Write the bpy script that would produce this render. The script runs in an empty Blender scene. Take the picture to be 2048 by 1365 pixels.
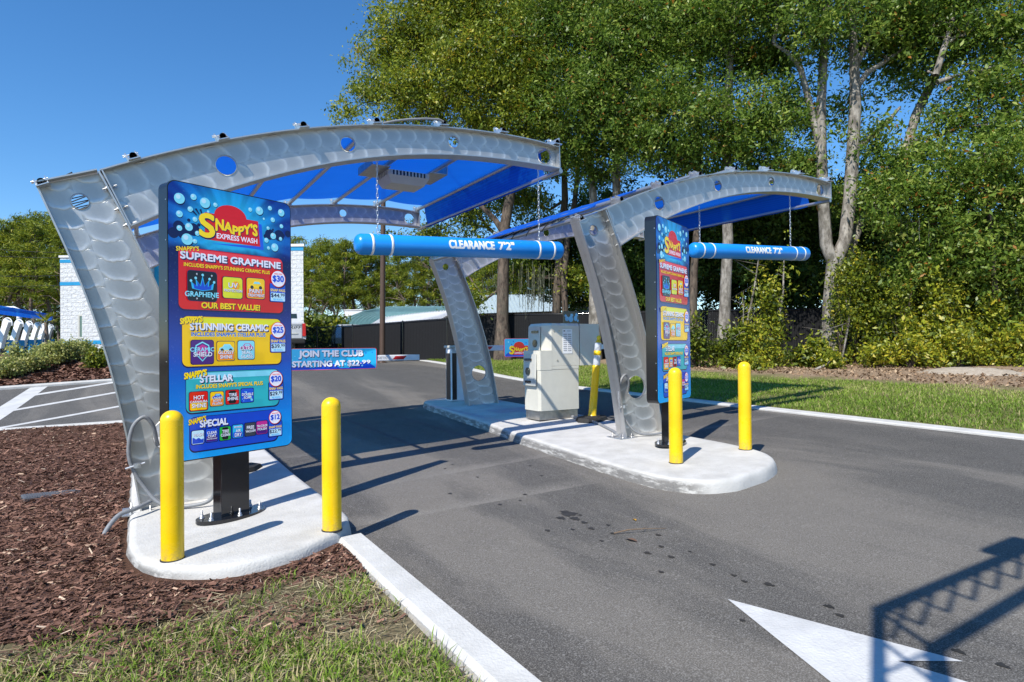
import bpy, bmesh, math, random
import numpy as np
from mathutils import Vector, Matrix
random.seed(7); rng = np.random.default_rng(11)
S = bpy.context.scene; COL = S.collection
# ------------------------------------------------------------------ camera, sky, sun, exposure
# Site frame: x runs along the canopy frames (across the lanes), y runs up the lanes, z is up.
FPX, PITCH, ROLL, TH = 1262.4, .0092, -.0105, .5312
CXP, CYP = 1024.0, 682.5
EU = np.array([math.cos(TH), math.sin(TH), 0]); EV = np.array([-math.sin(TH), math.cos(TH), 0])
A0 = np.array([-3.7587, 5.5, 0.0])
def site(w): w = np.array(w, float); return np.array([w @ EU, w @ EV, w[2]])
_c, _s, _cr, _sr = math.cos(PITCH), math.sin(PITCH), math.cos(ROLL), math.sin(ROLL)
RT = site([_cr, -_sr*_s, _sr*_c]); FW = site([0, _c, _s]); UP = site([-_sr, -_cr*_s, _cr*_c])
EYE = site(np.array([0, 0, 1.6]) - A0)
cam_data = bpy.data.cameras.new('camera'); cam_data.sensor_width = 36; cam_data.lens = FPX/2048*36
cam_data.clip_start = .05; cam_data.clip_end = 2000
cam = bpy.data.objects.new('camera', cam_data); COL.objects.link(cam)
m = Matrix.Identity(4)
for i in range(3):
    m[i][0] = RT[i]; m[i][1] = UP[i]; m[i][2] = -FW[i]; m[i][3] = EYE[i]
cam.matrix_world = m; S.camera = cam
SUN_EL = math.radians(48.0); SUN_AZ = math.radians(60.5)           # shadows run towards +x +y
SH = np.array([math.sin(SUN_AZ), math.cos(SUN_AZ)])                 # horizontal direction of the shadows
TOSUN = np.array([-SH[0]*math.cos(SUN_EL), -SH[1]*math.cos(SUN_EL), math.sin(SUN_EL)])
w = bpy.data.worlds.new('World'); S.world = w; w.use_nodes = True
nt = w.node_tree; sky = nt.nodes.new('ShaderNodeTexSky'); sky.sky_type = 'NISHITA'; sky.sun_disc = False
sky.sun_elevation = SUN_EL; sky.sun_rotation = math.atan2(TOSUN[0], TOSUN[1]) % (2*math.pi)
sky.air_density = 1.0; sky.dust_density = 0; sky.ozone_density = 6
bg = nt.nodes['Background']; hs = nt.nodes.new('ShaderNodeHueSaturation'); hs.inputs['Saturation'].default_value = 1.19; nt.links.new(sky.outputs[0], hs.inputs['Color']); nt.links.new(hs.outputs[0], bg.inputs[0]); bg.inputs[1].default_value = .128
sd = bpy.data.lights.new('sun', 'SUN'); sd.energy = 4.5; sd.angle = math.radians(.4); sd.color = (1, .95, .86)
sun = bpy.data.objects.new('sun', sd); COL.objects.link(sun)
sun.rotation_euler = Vector(-TOSUN).to_track_quat('-Z', 'Y').to_euler(); sun.location = (0, 0, 30)
S.view_settings.view_transform = 'Standard'; S.view_settings.look = 'None'
S.view_settings.gamma = 1; S.view_settings.exposure = .50
S.render.engine = 'CYCLES'; S.cycles.max_bounces = 6; S.cycles.transparent_max_bounces = 8
S.cycles.diffuse_bounces = 3; S.cycles.glossy_bounces = 3; S.cycles.use_denoising = True
# ------------------------------------------------------------------ placing helpers
def at(px, py, d): return EYE + (FW + RT*(px-CXP)/FPX + UP*(CYP-py)/FPX)*d       # point of a sight line at depth d
def sst(x, a, b): t = np.clip((x-a)/(b-a), 0, 1); return t*t*(3-2*t)
def isl(u, v): return .15 + .0363*(np.clip(u, -9, 24)-.637) + .016*(np.clip(v, -30, 34)+1.642)
def R(u, v): return isl(u, v) - .125 + sst(v, 6, 21)*(.25+.5*sst(-np.asarray(u, float), -9, -5))
def gp(px, py, off=0.0):
    r = FW + RT*(px-CXP)/FPX + UP*(CYP-py)/FPX
    lo = 1.0
    for d in np.arange(1, 140, .25):
        p = EYE + r*d
        if p[2] < R(p[0], p[1])+off:
            for _ in range(20):
                mid = (lo+d)/2; p = EYE+r*mid
                if p[2] < R(p[0], p[1])+off: d = mid
                else: lo = mid
            break
        lo = d
    return EYE + r*d
def tag(o, label=None, cat=None, group=None, kind=None):
    if label: o['label'] = label
    if cat: o['category'] = cat
    if group: o['group'] = group
    if kind: o['kind'] = kind
    return o
def empty(name, loc=(0, 0, 0), rz=0.0, label=None, cat=None, group=None):
    o = bpy.data.objects.new(name, None); COL.objects.link(o); o.location = loc; o.rotation_euler = (0, 0, rz)
    o.empty_display_size = .1
    return tag(o, label, cat, group)
def dup(o, parent=None):
    kids = list(o.children)
    c = o.copy(); COL.objects.link(c)
    if parent: c.parent = parent
    for k in kids: dup(k, c)
    return c
class MB:
    def __init__(s): s.v = []; s.f = []; s.m = []; s.sm = []
    def add(s, V, F, mi=0, smooth=False):
        b = len(s.v); s.v += [tuple(map(float, p)) for p in V]
        for f in F: s.f.append([b+i for i in f]); s.m.append(mi); s.sm.append(smooth)
    def box(s, c, sz, mi=0, rot=None, bev=0.0):
        x, y, z = [q/2 for q in sz]; V = []
        if bev:
            b = min(bev, x*.9, y*.9, z*.9)
            bm = bmesh.new(); bmesh.ops.create_cube(bm, size=1)
            for q in bm.verts: q.co = Vector((q.co.x*2*x, q.co.y*2*y, q.co.z*2*z))
            bmesh.ops.bevel(bm, geom=bm.edges[:], offset=b, segments=2, profile=.6, affect='EDGES')
            bm.verts.index_update(); V = [Vector(q.co) for q in bm.verts]; F = [[q.index for q in f.verts] for f in bm.faces]; bm.free()
        else:
            V = [Vector((sx*x, sy*y, sz_*z)) for sz_ in (-1, 1) for sy in (-1, 1) for sx in (-1, 1)]
            F = [(0, 2, 3, 1), (4, 5, 7, 6), (0, 1, 5, 4), (2, 6, 7, 3), (0, 4, 6, 2), (1, 3, 7, 5)]
        if rot is not None: V = [rot @ q for q in V]
        s.add([q+Vector(c) for q in V], F, mi); return s
    def tube(s, pts, rad, n=8, mi=0, cap=True, smooth=True):
        P = [Vector(p) for p in pts]; N = len(P)
        if not hasattr(rad, '__len__'): rad = [rad]*N
        ref = None; V = []; F = []
        for i in range(N):
            t = (P[min(i+1, N-1)]-P[max(i-1, 0)]).normalized()
            if ref is None:
                ref = Vector((0, 0, 1)) if abs(t.z) < .9 else Vector((1, 0, 0))
            a = (ref - t*ref.dot(t)).normalized(); b = t.cross(a); ref = a
            for k in range(n):
                w_ = 2*math.pi*k/n; V.append(P[i]+(a*math.cos(w_)+b*math.sin(w_))*rad[i])
        for i in range(N-1):
            for k in range(n): F.append((i*n+k, i*n+(k+1) % n, (i+1)*n+(k+1) % n, (i+1)*n+k))
        s.add(V, F, mi, smooth)
        if cap:
            s.add(V[:n], [list(range(n))[::-1]], mi); s.add(V[-n:], [list(range(n))], mi)
        return s
    def lathe(s, prof, n=24, c=(0, 0, 0), mi=0, smooth=True):
        V = []; F = []
        for r, z in prof:
            for k in range(n): a = 2*math.pi*k/n; V.append((c[0]+r*math.cos(a), c[1]+r*math.sin(a), c[2]+z))
        for i in range(len(prof)-1):
            for k in range(n): F.append((i*n+k, i*n+(k+1) % n, (i+1)*n+(k+1) % n, (i+1)*n+k))
        s.add(V, F, mi, smooth); s.add(V[:n], [list(range(n))[::-1]], mi); s.add(V[-n:], [list(range(n))], mi); return s
    def prism(s, poly, f0, f1, mi=0, mside=None):
        n = len(poly); V = [f0(*p) for p in poly]+[f1(*p) for p in poly]
        s.add(V, [list(range(n))[::-1], list(range(n, 2*n))], mi)
        s.add(V, [(i, (i+1) % n, n+(i+1) % n, n+i) for i in range(n)], mi if mside is None else mside); return s
    def ribbon(s, pts, y0, y1, th, mi=0):
        """plate that follows a path in the x-z plane, y0..y1 wide, th thick to its left"""
        N = len(pts); V = []; F = []
        for i in range(N):
            a = Vector(pts[max(i-1, 0)]); b = Vector(pts[min(i+1, N-1)]); t = (b-a).normalized(); nn = Vector((-t.y, t.x))*th
            p = Vector(pts[i]); q = p+nn
            V += [(p.x, y0, p.y), (p.x, y1, p.y), (q.x, y1, q.y), (q.x, y0, q.y)]
        for i in range(N-1):
            for k in range(4): F.append((i*4+k, i*4+(k+1) % 4, i*4+4+(k+1) % 4, i*4+4+k))
        F += [(3, 2, 1, 0), (N*4-4, N*4-3, N*4-2, N*4-1)]
        s.add(V, F, mi); return s
    def build(s, name, mats, parent=None, loc=None):
        me = bpy.data.meshes.new(name); me.from_pydata(s.v, [], s.f)
        for q in (mats if isinstance(mats, (list, tuple)) else [mats]): me.materials.append(q)
        me.polygons.foreach_set('material_index', s.m); me.polygons.foreach_set('use_smooth', s.sm); me.update()
        o = bpy.data.objects.new(name, me); COL.objects.link(o)
        if parent: o.parent = parent
        if loc is not None: o.location = loc
        return o
def quads(name, V, tint, mat, parent=None):
    """one mesh of many loose quads; V is (n,4,3), tint a float per quad"""
    V = np.asarray(V, np.float32); n = len(V); me = bpy.data.meshes.new(name)
    me.vertices.add(n*4); me.vertices.foreach_set('co', V.reshape(-1))
    me.loops.add(n*4); me.loops.foreach_set('vertex_index', np.arange(n*4, dtype=np.int32))
    me.polygons.add(n); me.polygons.foreach_set('loop_start', np.arange(0, n*4, 4, dtype=np.int32))
    a = me.attributes.new('tint', 'FLOAT', 'FACE'); a.data.foreach_set('value', np.asarray(tint, np.float32))
    me.materials.append(mat); me.update(calc_edges=True); me.validate()
    o = bpy.data.objects.new(name, me); COL.objects.link(o)
    if parent: o.parent = parent
    return o
# ------------------------------------------------------------------ materials
class NG:
    def __init__(s, name):
        s.m = bpy.data.materials.new(name); s.m.use_nodes = True; s.t = s.m.node_tree
        s.p = s.t.nodes['Principled BSDF']; s.out = s.t.nodes['Material Output']
    def n(s, t, **k):
        q = s.t.nodes.new('ShaderNode'+t)
        for a, b in k.items(): setattr(q, a, b)
        return q
    def set(s, q, i, v):
        if isinstance(v, bpy.types.NodeSocket): s.t.links.new(v, q.inputs[i])
        else: q.inputs[i].default_value = v
    def math(s, op, a, b=None, c=None, clamp=False):
        q = s.n('Math', operation=op); q.use_clamp = clamp
        for i, v in enumerate((a, b, c)):
            if v is not None: s.set(q, i, v)
        return q.outputs[0]
    def co(s, kind='Object', scale=(1, 1, 1)):
        q = s.n('TexCoord'); mp = s.n('Mapping'); s.t.links.new(q.outputs[kind], mp.inputs[0]); mp.inputs['Scale'].default_value = scale
        return mp.outputs[0]
    def noise(s, vec, scale, detail=4, rough=.55, dist=0):
        q = s.n('TexNoise'); s.set(q, 'Vector', vec); q.inputs['Scale'].default_value = scale; q.inputs['Detail'].default_value = detail
        q.inputs['Roughness'].default_value = rough; q.inputs['Distortion'].default_value = dist; return q.outputs[0]
    def ramp(s, fac, *stops, interp='LINEAR'):
        q = s.n('ValToRGB'); q.color_ramp.interpolation = interp; e = q.color_ramp.elements
        while len(e) < len(stops): e.new(.5)
        for el, (pos, c) in zip(e, stops):
            el.position = pos; el.color = (c, c, c, 1) if not hasattr(c, '__len__') else (*c, 1)
        s.set(q, 0, fac); return q.outputs[0]
    def mix(s, fac, a, b, mode='MIX'):
        q = s.n('MixRGB', blend_type=mode)
        for i, v in enumerate((fac, a, b)):
            if isinstance(v, tuple): v = (*v, 1)
            s.set(q, i, v)
        return q.outputs[0]
    def bump(s, h, strength=.3, dist=.01):
        q = s.n('Bump'); q.inputs['Strength'].default_value = strength; q.inputs['Distance'].default_value = dist
        s.set(q, 'Height', h); s.t.links.new(q.outputs[0], s.p.inputs['Normal'])
    def base(s, v, rough=.5, metal=0., spec=.5):
        if isinstance(v, tuple): v = (*v, 1)
        s.set(s.p, 'Base Color', v); s.set(s.p, 'Roughness', rough); s.set(s.p, 'Metallic', metal); s.set(s.p, 'Specular IOR Level', spec); return s
def flat(name, c, rough=.5, metal=0., spec=.5, var=.08, vs=6., emit=0.):
    g = NG(name); n_ = g.noise(g.co(), vs, 3)
    k = g.ramp(n_, (.3, 1-var), (.7, 1+var)); g.base(g.mix(1., tuple(c), k, 'MULTIPLY'), rough, metal, spec)
    if emit: g.set(g.p, 'Emission Color', (*c, 1)); g.set(g.p, 'Emission Strength', emit)
    return g.m
def srgb(r, g, b): return tuple((q/255/12.92 if q < 11 else ((q/255+.055)/1.055)**2.4) for q in (r, g, b))
M = {}
DUST = [((2.2, -1.25), (4.9, -1.35), .28, .95), ((7.6, .2), (10.0, .3), .22, .7), ((2.6, 2.2), (4.8, 2.0), .2, .4)]
def mk_asphalt():
    g = NG('asphalt'); v = g.co(); vl = g.co(scale=(1, .22, 1))
    big = g.noise(vl, .55, 5, .6, .6); mid = g.noise(v, 2.3, 5, .65); fine = g.noise(v, 120, 3, .8); fine2 = g.noise(v, 48, 2, .6)
    c = g.ramp(big, (.38, (.036, .033, .030)), (.5, (.072, .066, .059)), (.60, (.22, .197, .166)))
    c = g.mix(.30, c, g.ramp(mid, (.3, (.05, .048, .047)), (.72, (.16, .148, .134))))
    def line(a, b, wd, n0):
        A_, B_ = np.array(a), np.array(b); t = (B_-A_)/np.linalg.norm(B_-A_); q = g.n('SeparateXYZ'); g.t.links.new(v, q.inputs[0])
        dx, dy = g.math('SUBTRACT', q.outputs[0], float(A_[0])), g.math('SUBTRACT', q.outputs[1], float(A_[1]))
        al = g.math('ADD', g.math('MULTIPLY', dx, float(t[0])), g.math('MULTIPLY', dy, float(t[1]))); ac = g.math('ADD', g.math('MULTIPLY', dx, float(-t[1])), g.math('MULTIPLY', dy, float(t[0])))
        e0 = g.ramp(g.math('MULTIPLY_ADD', ac, .5/wd, .5), (.36, 0.), (.40, 1.), (.62, .55), (1., 0.)); L_ = float(np.linalg.norm(B_-A_)); e1 = g.ramp(g.math('DIVIDE', al, L_), (.0, 1.), (.75, .7), (1., 0.))
        return g.math('MULTIPLY', g.math('MULTIPLY', e0, e1), g.ramp(mid, (.3, .25), (.6, n0)))
    for ln in DUST: c = g.mix(line(*ln), c, (.27, .25, .22))
    c = g.mix(.46, c, g.ramp(fine, (.36, (.009, .008, .007)), (.5, (.083, .078, .07)), (.64, (.37, .355, .33))))
    c = g.mix(g.ramp(fine2, (.63, 0.), (.70, .5)), c, (.30, .29, .27))
    g.base(c, .82, 0, .35); g.bump(g.math('ADD', fine, g.math('MULTIPLY', fine2, .6)), .55, .006); return g.m
M['asphalt'] = mk_asphalt()
def mk_conc(name, c0, c1, scuff):
    g = NG(name); v = g.co(); n1 = g.noise(v, 3.2, 6, .65); n2 = g.noise(v, 60, 3, .6); n3 = g.noise(g.co(scale=(6, 1.4, 9)), 2.6, 5, .7)
    c = g.mix(g.ramp(n1, (.35, 0.), (.7, 1.)), c0, c1)
    c = g.mix(g.ramp(g.noise(v, 22, 2, .5), (.70, 0.), (.76, .5)), c, (.35, .34, .31))
    if scuff:
        ge = g.n('NewGeometry'); sx = g.n('SeparateXYZ'); g.t.links.new(ge.outputs['Normal'], sx.inputs[0])
        ps = g.n('SeparateXYZ'); g.t.links.new(ge.outputs['Position'], ps.inputs[0])
        side = g.ramp(sx.outputs[2], (.35, 1.), (.72, 0.)); left = g.ramp(g.math('MULTIPLY_ADD', sx.outputs[0], -.5, .5), (.72, 0.), (.9, 1.))
        q = g.math('MULTIPLY', g.math('MULTIPLY', side, left), g.ramp(n3, (.36, 0.), (.52, 1.)))
        c = g.mix(g.math('MULTIPLY', q, .86), c, g.mix(n2, (.05, .05, .05), (.22, .21, .2)))
        c = g.mix(g.math('MULTIPLY', side, g.ramp(n1, (.45, 0.), (.75, .28))), c, (.3, .28, .24))
    g.base(c, .85, 0, .3); g.bump(g.math('ADD', n2, g.math('MULTIPLY', n1, 2.)), .6, .009); return g.m
M['concrete'] = mk_conc('white_concrete', (.45, .44, .415), (.58, .57, .545), True)
M['kerbpaint'] = mk_conc('kerb_paint', (.46, .455, .435), (.58, .575, .555), False)
M['paint'] = mk_conc('road_paint', (.46, .46, .455), (.60, .60, .595), False)
def mk_metal(name, kind):
    g = NG(name); tc = g.n('TexCoord'); sp = g.n('SeparateXYZ'); g.t.links.new(tc.outputs['Object'], sp.inputs[0])
    u, y, z = sp.outputs; v = g.co()
    wob = g.math('MULTIPLY_ADD', g.noise(v, 6, 3), .36, -.18)
    if kind == 'leg':
        dz = g.math('SUBTRACT', .1, z)
        uc = g.math('MULTIPLY_ADD', dz, .285, -.05); hw = g.math('MULTIPLY_ADD', dz, .03, .25)
        t = g.math('DIVIDE', g.math('SUBTRACT', u, uc), hw); col = g.math('GREATER_THAN', t, 0.)
        tp = g.math('MULTIPLY_ADD', g.math('ABSOLUTE', t), 2., -1.)
        s_ = g.math('ADD', g.math('MULTIPLY', dz, 5.9), g.math('MULTIPLY', col, .5))
    elif kind == 'arm':
        du = g.math('SUBTRACT', u, 4.45); dz = g.math('ADD', z, 5.0)
        rad = g.math('SQRT', g.math('ADD', g.math('MULTIPLY', du, du), g.math('MULTIPLY', dz, dz)))
        qd = g.math('DIVIDE', g.math('SUBTRACT', 4.5, u), 4.); qd = g.math('MULTIPLY', qd, qd)
        t = g.math('DIVIDE', g.math('SUBTRACT', rad, g.math('MULTIPLY_ADD', qd, .40, 6.10)), g.math('MULTIPLY_ADD', qd, .09, .145)); col = g.math('GREATER_THAN', t, 0.)
        tp = g.math('MULTIPLY_ADD', g.math('ABSOLUTE', t), 2., -1.)
        s_ = g.math('ADD', g.math('MULTIPLY', g.math('ARCTAN2', du, dz), 35.), g.math('MULTIPLY', col, .5))
    if kind in ('leg', 'arm'):
        wob2 = g.math('MULTIPLY_ADD', g.noise(v, 8.3, 2), .34, -.17)
        s_ = g.math('ADD', s_, g.math('MULTIPLY', wob, 1.3)); ys = g.math('FRACT', s_)
        b = g.math('MULTIPLY', g.math('ADD', tp, g.math('MULTIPLY', wob2, 1.0)), .60); bb = g.math('MULTIPLY', b, b); RD = .72
        def dist(c0): a = g.math('SUBTRACT', ys, c0); return g.math('DIVIDE', g.math('SQRT', g.math('ADD', g.math('MULTIPLY', a, a), bb)), RD)
        dp, dc = dist(-.58), dist(.42); inp = g.math('LESS_THAN', dp, 1.)
        d = g.math('ADD', g.math('MULTIPLY', dp, inp), g.math('MULTIPLY', dc, g.math('SUBTRACT', 1., inp)))
        ring = g.ramp(d, (.36, 0.), (.68, .25), (.86, 1.), (.93, .75), (1., .0)); ring = g.math('MULTIPLY', ring, g.ramp(g.math('MULTIPLY', bb, 3.2), (.35, 1.), (1., .5)))
        brk = g.ramp(g.noise(v, 4.5, 3), (.30, .35), (.58, .9)); ring = g.math('MULTIPLY', ring, brk)
        br = g.noise(g.co(), 55, 3, .7); fine = g.noise(g.co(scale=(1, 1, 7)), 40, 3, .7)
        ring = g.math('MULTIPLY', ring, .55 if kind == 'arm' else .85)
        c = g.mix(ring, g.mix(br, (.41, .415, .42), (.51, .51, .505)), (.95, .95, .94))
        c = g.mix(g.math('MULTIPLY', g.ramp(d, (.0, .35), (.7, 0.)), 1.), c, (.36, .365, .37)); c = g.mix(g.math('MULTIPLY', fine, .18), c, (.62, .61, .6))
        rr = g.math('MULTIPLY_ADD', ring, .10, .40); g.base(c, rr, .72, .5)
        g.bump(g.math('ADD', g.math('MULTIPLY', ring, .8), g.math('MULTIPLY', br, .10)), .38, .010)
    else:
        br = g.noise(g.co(scale=(3, 3, .6)), 24, 4, .7); st = g.noise(v, 4, 4, .6)
        c = g.mix(br, (.50, .495, .485), (.66, .655, .64)); c = g.mix(g.ramp(st, (.56, 0.), (.75, .45)), c, (.42, .37, .30))
        g.base(c, .42, .9, .5); g.bump(br, .12, .004)
    return g.m
M['leg'] = mk_metal('ground_aluminium_leg', 'leg'); M['arm'] = mk_metal('ground_aluminium_arm', 'arm'); M['alu'] = mk_metal('mill_aluminium', 'x')
M['galv'] = flat('galvanised', (.62, .64, .66), .38, .9, .5, .15, 30)
def mk_fabric():
    g = NG('blue_shade_fabric'); v = g.co(); wv = g.n('TexWave'); g.set(wv, 'Vector', v); wv.inputs['Scale'].default_value = 42; wv.bands_direction = 'X'; wv.inputs['Distortion'].default_value = .6
    c = g.mix(wv.outputs[1] if len(wv.outputs) > 1 else wv.outputs[0], (.004, .115, .64), (.008, .145, .76)); c = g.mix(g.ramp(g.noise(v, 2.2, 4), (.4, 0.), (.8, .25)), c, (.012, .18, .82))
    g.base(c, .75, 0, .25); tr = g.n('BsdfTranslucent'); g.t.links.new(c, tr.inputs[0]); mx = g.n('MixShader'); mx.inputs[0].default_value = .42
    g.t.links.new(g.p.outputs[0], mx.inputs[1]); g.t.links.new(tr.outputs[0], mx.inputs[2]); tp = g.n('BsdfTransparent'); tp.inputs[0].default_value = (.05, .40, .66, 1); m2 = g.n('MixShader'); m2.inputs[0].default_value = .12; g.t.links.new(mx.outputs[0], m2.inputs[1]); g.t.links.new(tp.outputs[0], m2.inputs[2]); g.t.links.new(m2.outputs[0], g.out.inputs[0]); return g.m
M['fabric'] = mk_fabric()
def mk_yellow():
    g = NG('yellow_plastic'); v = g.co(); sc = g.ramp(g.noise(g.co(scale=(1, 1, .25)), 17, 5, .75), (.63, 0.), (.70, .5)); sp = g.n('SeparateXYZ'); g.t.links.new(v, sp.inputs[0])
    low = g.math('MULTIPLY', g.ramp(sp.outputs[2], (.0, 1.), (.14, 0.)), g.ramp(g.noise(v, 30, 4, .7), (.4, 0.), (.65, .75)))
    c = g.mix(g.ramp(g.noise(v, 3, 3), (.3, 0.), (.7, 1.)), (.80, .50, .004), (.90, .60, .008)); c = g.mix(sc, c, (.62, .40, .03)); c = g.mix(low, c, (.30, .22, .10))
    g.base(c, .3, 0, .5); g.set(g.p, 'Roughness', g.ramp(g.noise(v, 8, 4), (.3, .2), (.7, .42))); return g.m
M['yellow'] = mk_yellow()
M['barblue'] = flat('bar_blue', (.01, .25, .74), .3, 0, .5, .05, 3)
M['white'] = flat('white_gloss', (.82, .83, .84), .4, 0, .5, .04)
M['black'] = flat('black_gloss', (.012, .012, .014), .12, 0, .6, .2)
M['rubber'] = flat('black_rubber', (.025, .024, .023), .75, 0, .3, .2, 20)
M['cable'] = flat('grey_conduit', (.22, .23, .245), .45, 0, .5, .12, 30)
M['rope'] = flat('dark_rope', (.02, .02, .025), .8)
M['beige'] = flat('kiosk_paint', (.60, .585, .51), .45, 0, .5, .04)
M['beige2'] = flat('kiosk_trim', (.52, .52, .475), .42, 0, .5, .04)
M['steel'] = flat('brushed_steel', (.5, .47, .42), .35, .9, .5, .15, 14)
M['brown'] = flat('brown_pole', (.085, .052, .036), .5, 0, .4, .1)
M['red'] = flat('red_paint', (.55, .01, .012), .4)
M['glass'] = flat('dark_glass', (.02, .035, .035), .08, 0, .7)
# ------------------------------------------------------------------ lettering cache (built-in font, turned into outlines once)
TXT = {}
def letter_all(strings):
    obs = []
    for st, bold in strings:
        cu = bpy.data.curves.new('letters', 'FONT'); cu.body = st; cu.offset = bold; cu.resolution_u = 4
        o = bpy.data.objects.new('letters', cu); COL.objects.link(o); obs.append((st, o, cu))
    dg = bpy.context.evaluated_depsgraph_get()
    for st, o, cu in obs:
        me = bpy.data.meshes.new_from_object(o.evaluated_get(dg))
        V = np.array([q.co[:2] for q in me.vertices]); F = [list(p.vertices) for p in me.polygons]
        V -= V.min(0); V /= V.max(0)
        TXT[st] = (V, F); bpy.data.meshes.remove(me)
    for st, o, cu in obs: bpy.data.objects.remove(o); bpy.data.curves.remove(cu)
def bold(V, w, h, d=.055):
    """copies of an outline nudged sideways: w, h size of the word, d stroke gain in parts of the letter height"""
    return [(d*h*math.cos(a)/w*.5, d*.5*math.sin(a), k) for k, a in enumerate(np.linspace(0, 2*math.pi, 9)[:-1])]+[(0, 0, 8)]
STR = [(q, 0.) for q in ("SUPREME GRAPHENE", "INCLUDES SNAPPY'S STUNNING CERAMIC PLUS", "GRAPHENE", "UV", "PROTECTION", "PAINT", "TREATMENT", "OUR BEST VALUE!",
    "STUNNING CERAMIC", "INCLUDES SNAPPY'S STELLAR PLUS", "CERAMIC", "SHIELD", "GLOSSY", "SHINE", "ULTRA", "SEAL", "GLASS", "STELLAR", "INCLUDES SNAPPY'S SPECIAL PLUS",
    "HOT", "CARNAUBA", "UNDER", "BODY", "FLUSH", "TIRE", "DOUBLE", "SOAP", "SPECIAL", "WASH", "CLEAR", "COAT", "PROTECTANT", "CLEAN", "POWER", "AIR", "DRY", "FREE", "VACUUM", "TRI-COLOR", "POLISH",
    "SINGLE WASH", "SNAP PASS", "PER MONTH", "$30", "$25", "$20", "$12", "$44.", "$39.", "$29.", "$22.", "99", "NAPPY'S", "SNAPPY'S", "S", "JOIN THE CLUB", "STARTING AT $22", "$22", ".99")]
STR += [("EXPRESS WASH", .002), ("CLEARANCE", 0.), ("7'2\"", 0.), ("MAGNETIC", .004), ("SHERIFF", .008)]
letter_all(STR)
# ------------------------------------------------------------------ ground, pavement, kerbs, markings
def mk_dirt():
    g = NG('dirt'); v = g.co(); c = g.mix(g.ramp(g.noise(v, .8, 6, .65), (.35, 0.), (.65, 1.)), (.085, .08, .038), (.19, .16, .095))
    c = g.mix(g.ramp(g.noise(v, 26, 4, .7), (.4, 0.), (.7, .5)), c, (.09, .06, .035)); g.base(c, .95, 0, .2); g.bump(g.noise(v, 30, 4), .6, .03); return g.m
M['dirt'] = mk_dirt()
def mk_lawn():
    g = NG('lawn_soil'); v = g.co(); c = g.mix(g.ramp(g.noise(v, .9, 6, .6), (.35, 0.), (.62, 1.)), (.10, .125, .028), (.21, .18, .085))
    c = g.mix(g.ramp(g.noise(v, 40, 3, .7), (.35, 0.), (.7, .6)), c, (.06, .09, .015)); sp = g.n('SeparateXYZ'); g.t.links.new(v, sp.inputs[0])
    ed = g.math('ADD', sp.outputs[0], g.math('MULTIPLY_ADD', g.noise(v, 1.3, 4), 2.6, -1.3)); litter = g.ramp(g.noise(v, 23, 5, .75), (.32, (.13, .085, .05)), (.5, (.27, .19, .125)), (.68, (.42, .33, .24)))
    c = g.mix(g.ramp(g.math('MULTIPLY_ADD', ed, .25, -3.5), (.25, 0.), (.5, 1.)), c, litter); g.base(c, .95, 0, .2); g.bump(g.noise(v, 60, 3), .6, .03); return g.m
M['lawn'] = mk_lawn()
def mk_mulchbed():
    g = NG('mulch_bed'); v = g.co(); c = g.mix(g.noise(v, 60, 4, .7), (.035, .018, .012), (.16, .085, .055)); g.base(c, .95, 0, .15); g.bump(g.noise(v, 45, 4, .7), .9, .03); return g.m
M['mulch'] = mk_mulchbed()
def sheet(name, poly, hf, step, mat, label=None):
    bm = bmesh.new(); bm.faces.new([bm.verts.new((p[0], p[1], 0)) for p in poly])
    P = np.array(poly, float)
    for ax in (0, 1):
        lo, hi = P[:, ax].min(), P[:, ax].max()
        for q in np.arange(math.ceil(lo/step)*step, hi, step):
            no = (1, 0, 0) if ax == 0 else (0, 1, 0); co = (q, 0, 0) if ax == 0 else (0, q, 0)
            bmesh.ops.bisect_plane(bm, geom=bm.verts[:]+bm.edges[:]+bm.faces[:], dist=1e-5, plane_co=co, plane_no=no)
    for q in bm.verts: q.co.z = float(hf(q.co.x, q.co.y))
    bmesh.ops.recalc_face_normals(bm, faces=bm.faces[:])
    if sum(f.normal.z for f in bm.faces) < 0: bmesh.ops.reverse_faces(bm, faces=bm.faces[:])
    me = bpy.data.meshes.new(name); bm.to_mesh(me); bm.free(); me.materials.append(mat)
    o = bpy.data.objects.new(name, me); COL.objects.link(o); return tag(o, label, kind='structure')
def grid_ground():
    xs = np.concatenate([np.arange(-400, -40, 40), np.arange(-40, 60, 2), np.arange(60, 400, 40)]); ys = np.concatenate([np.arange(-60, -14, 6), np.arange(-14, 40, 2), np.arange(40, 460, 30)])
    X, Y = np.meshgrid(xs, ys); Z = R(X, Y)-.06; mb = MB(); nx = len(xs)
    V = np.stack([X, Y, Z], -1).reshape(-1, 3)
    mb.add(V, [(j*nx+i, j*nx+i+1, (j+1)*nx+i+1, (j+1)*nx+i) for j in range(len(ys)-1) for i in range(nx-1)])
    return tag(mb.build('ground', M['dirt']), 'brown bare earth ground under the whole site', kind='structure')
grid_ground()
lane = [(1.8, -14), (10.25, -14), (10.25, 9), tuple(gp(985, 752)[:2]), tuple(gp(897, 731)[:2]), tuple(gp(804, 718)[:2])]
far = [tuple(gp(640, 716)[:2]), (-3, 24.5)]
fk = [tuple(gp(225, 763)[:2]), tuple(gp(0, 779)[:2])]; nk = [tuple(gp(245, 849)[:2]), tuple(gp(0, 866)[:2])]
lane_poly = lane+far+[fk[0], fk[1], (fk[1][0]*3-fk[0][0]*2, fk[1][1]*3-fk[0][1]*2), (nk[1][0]*5-nk[0][0]*4, nk[1][1]*5-nk[0][1]*4), nk[1], nk[0], (.9, nk[0][1]-.15), (.9, 4.5), (.9, -1.5)]
sheet('asphalt_pavement', lane_poly, lambda u, v: R(u, v), 1.0, M['asphalt'], 'dark grey asphalt driveway with two lanes')
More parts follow.
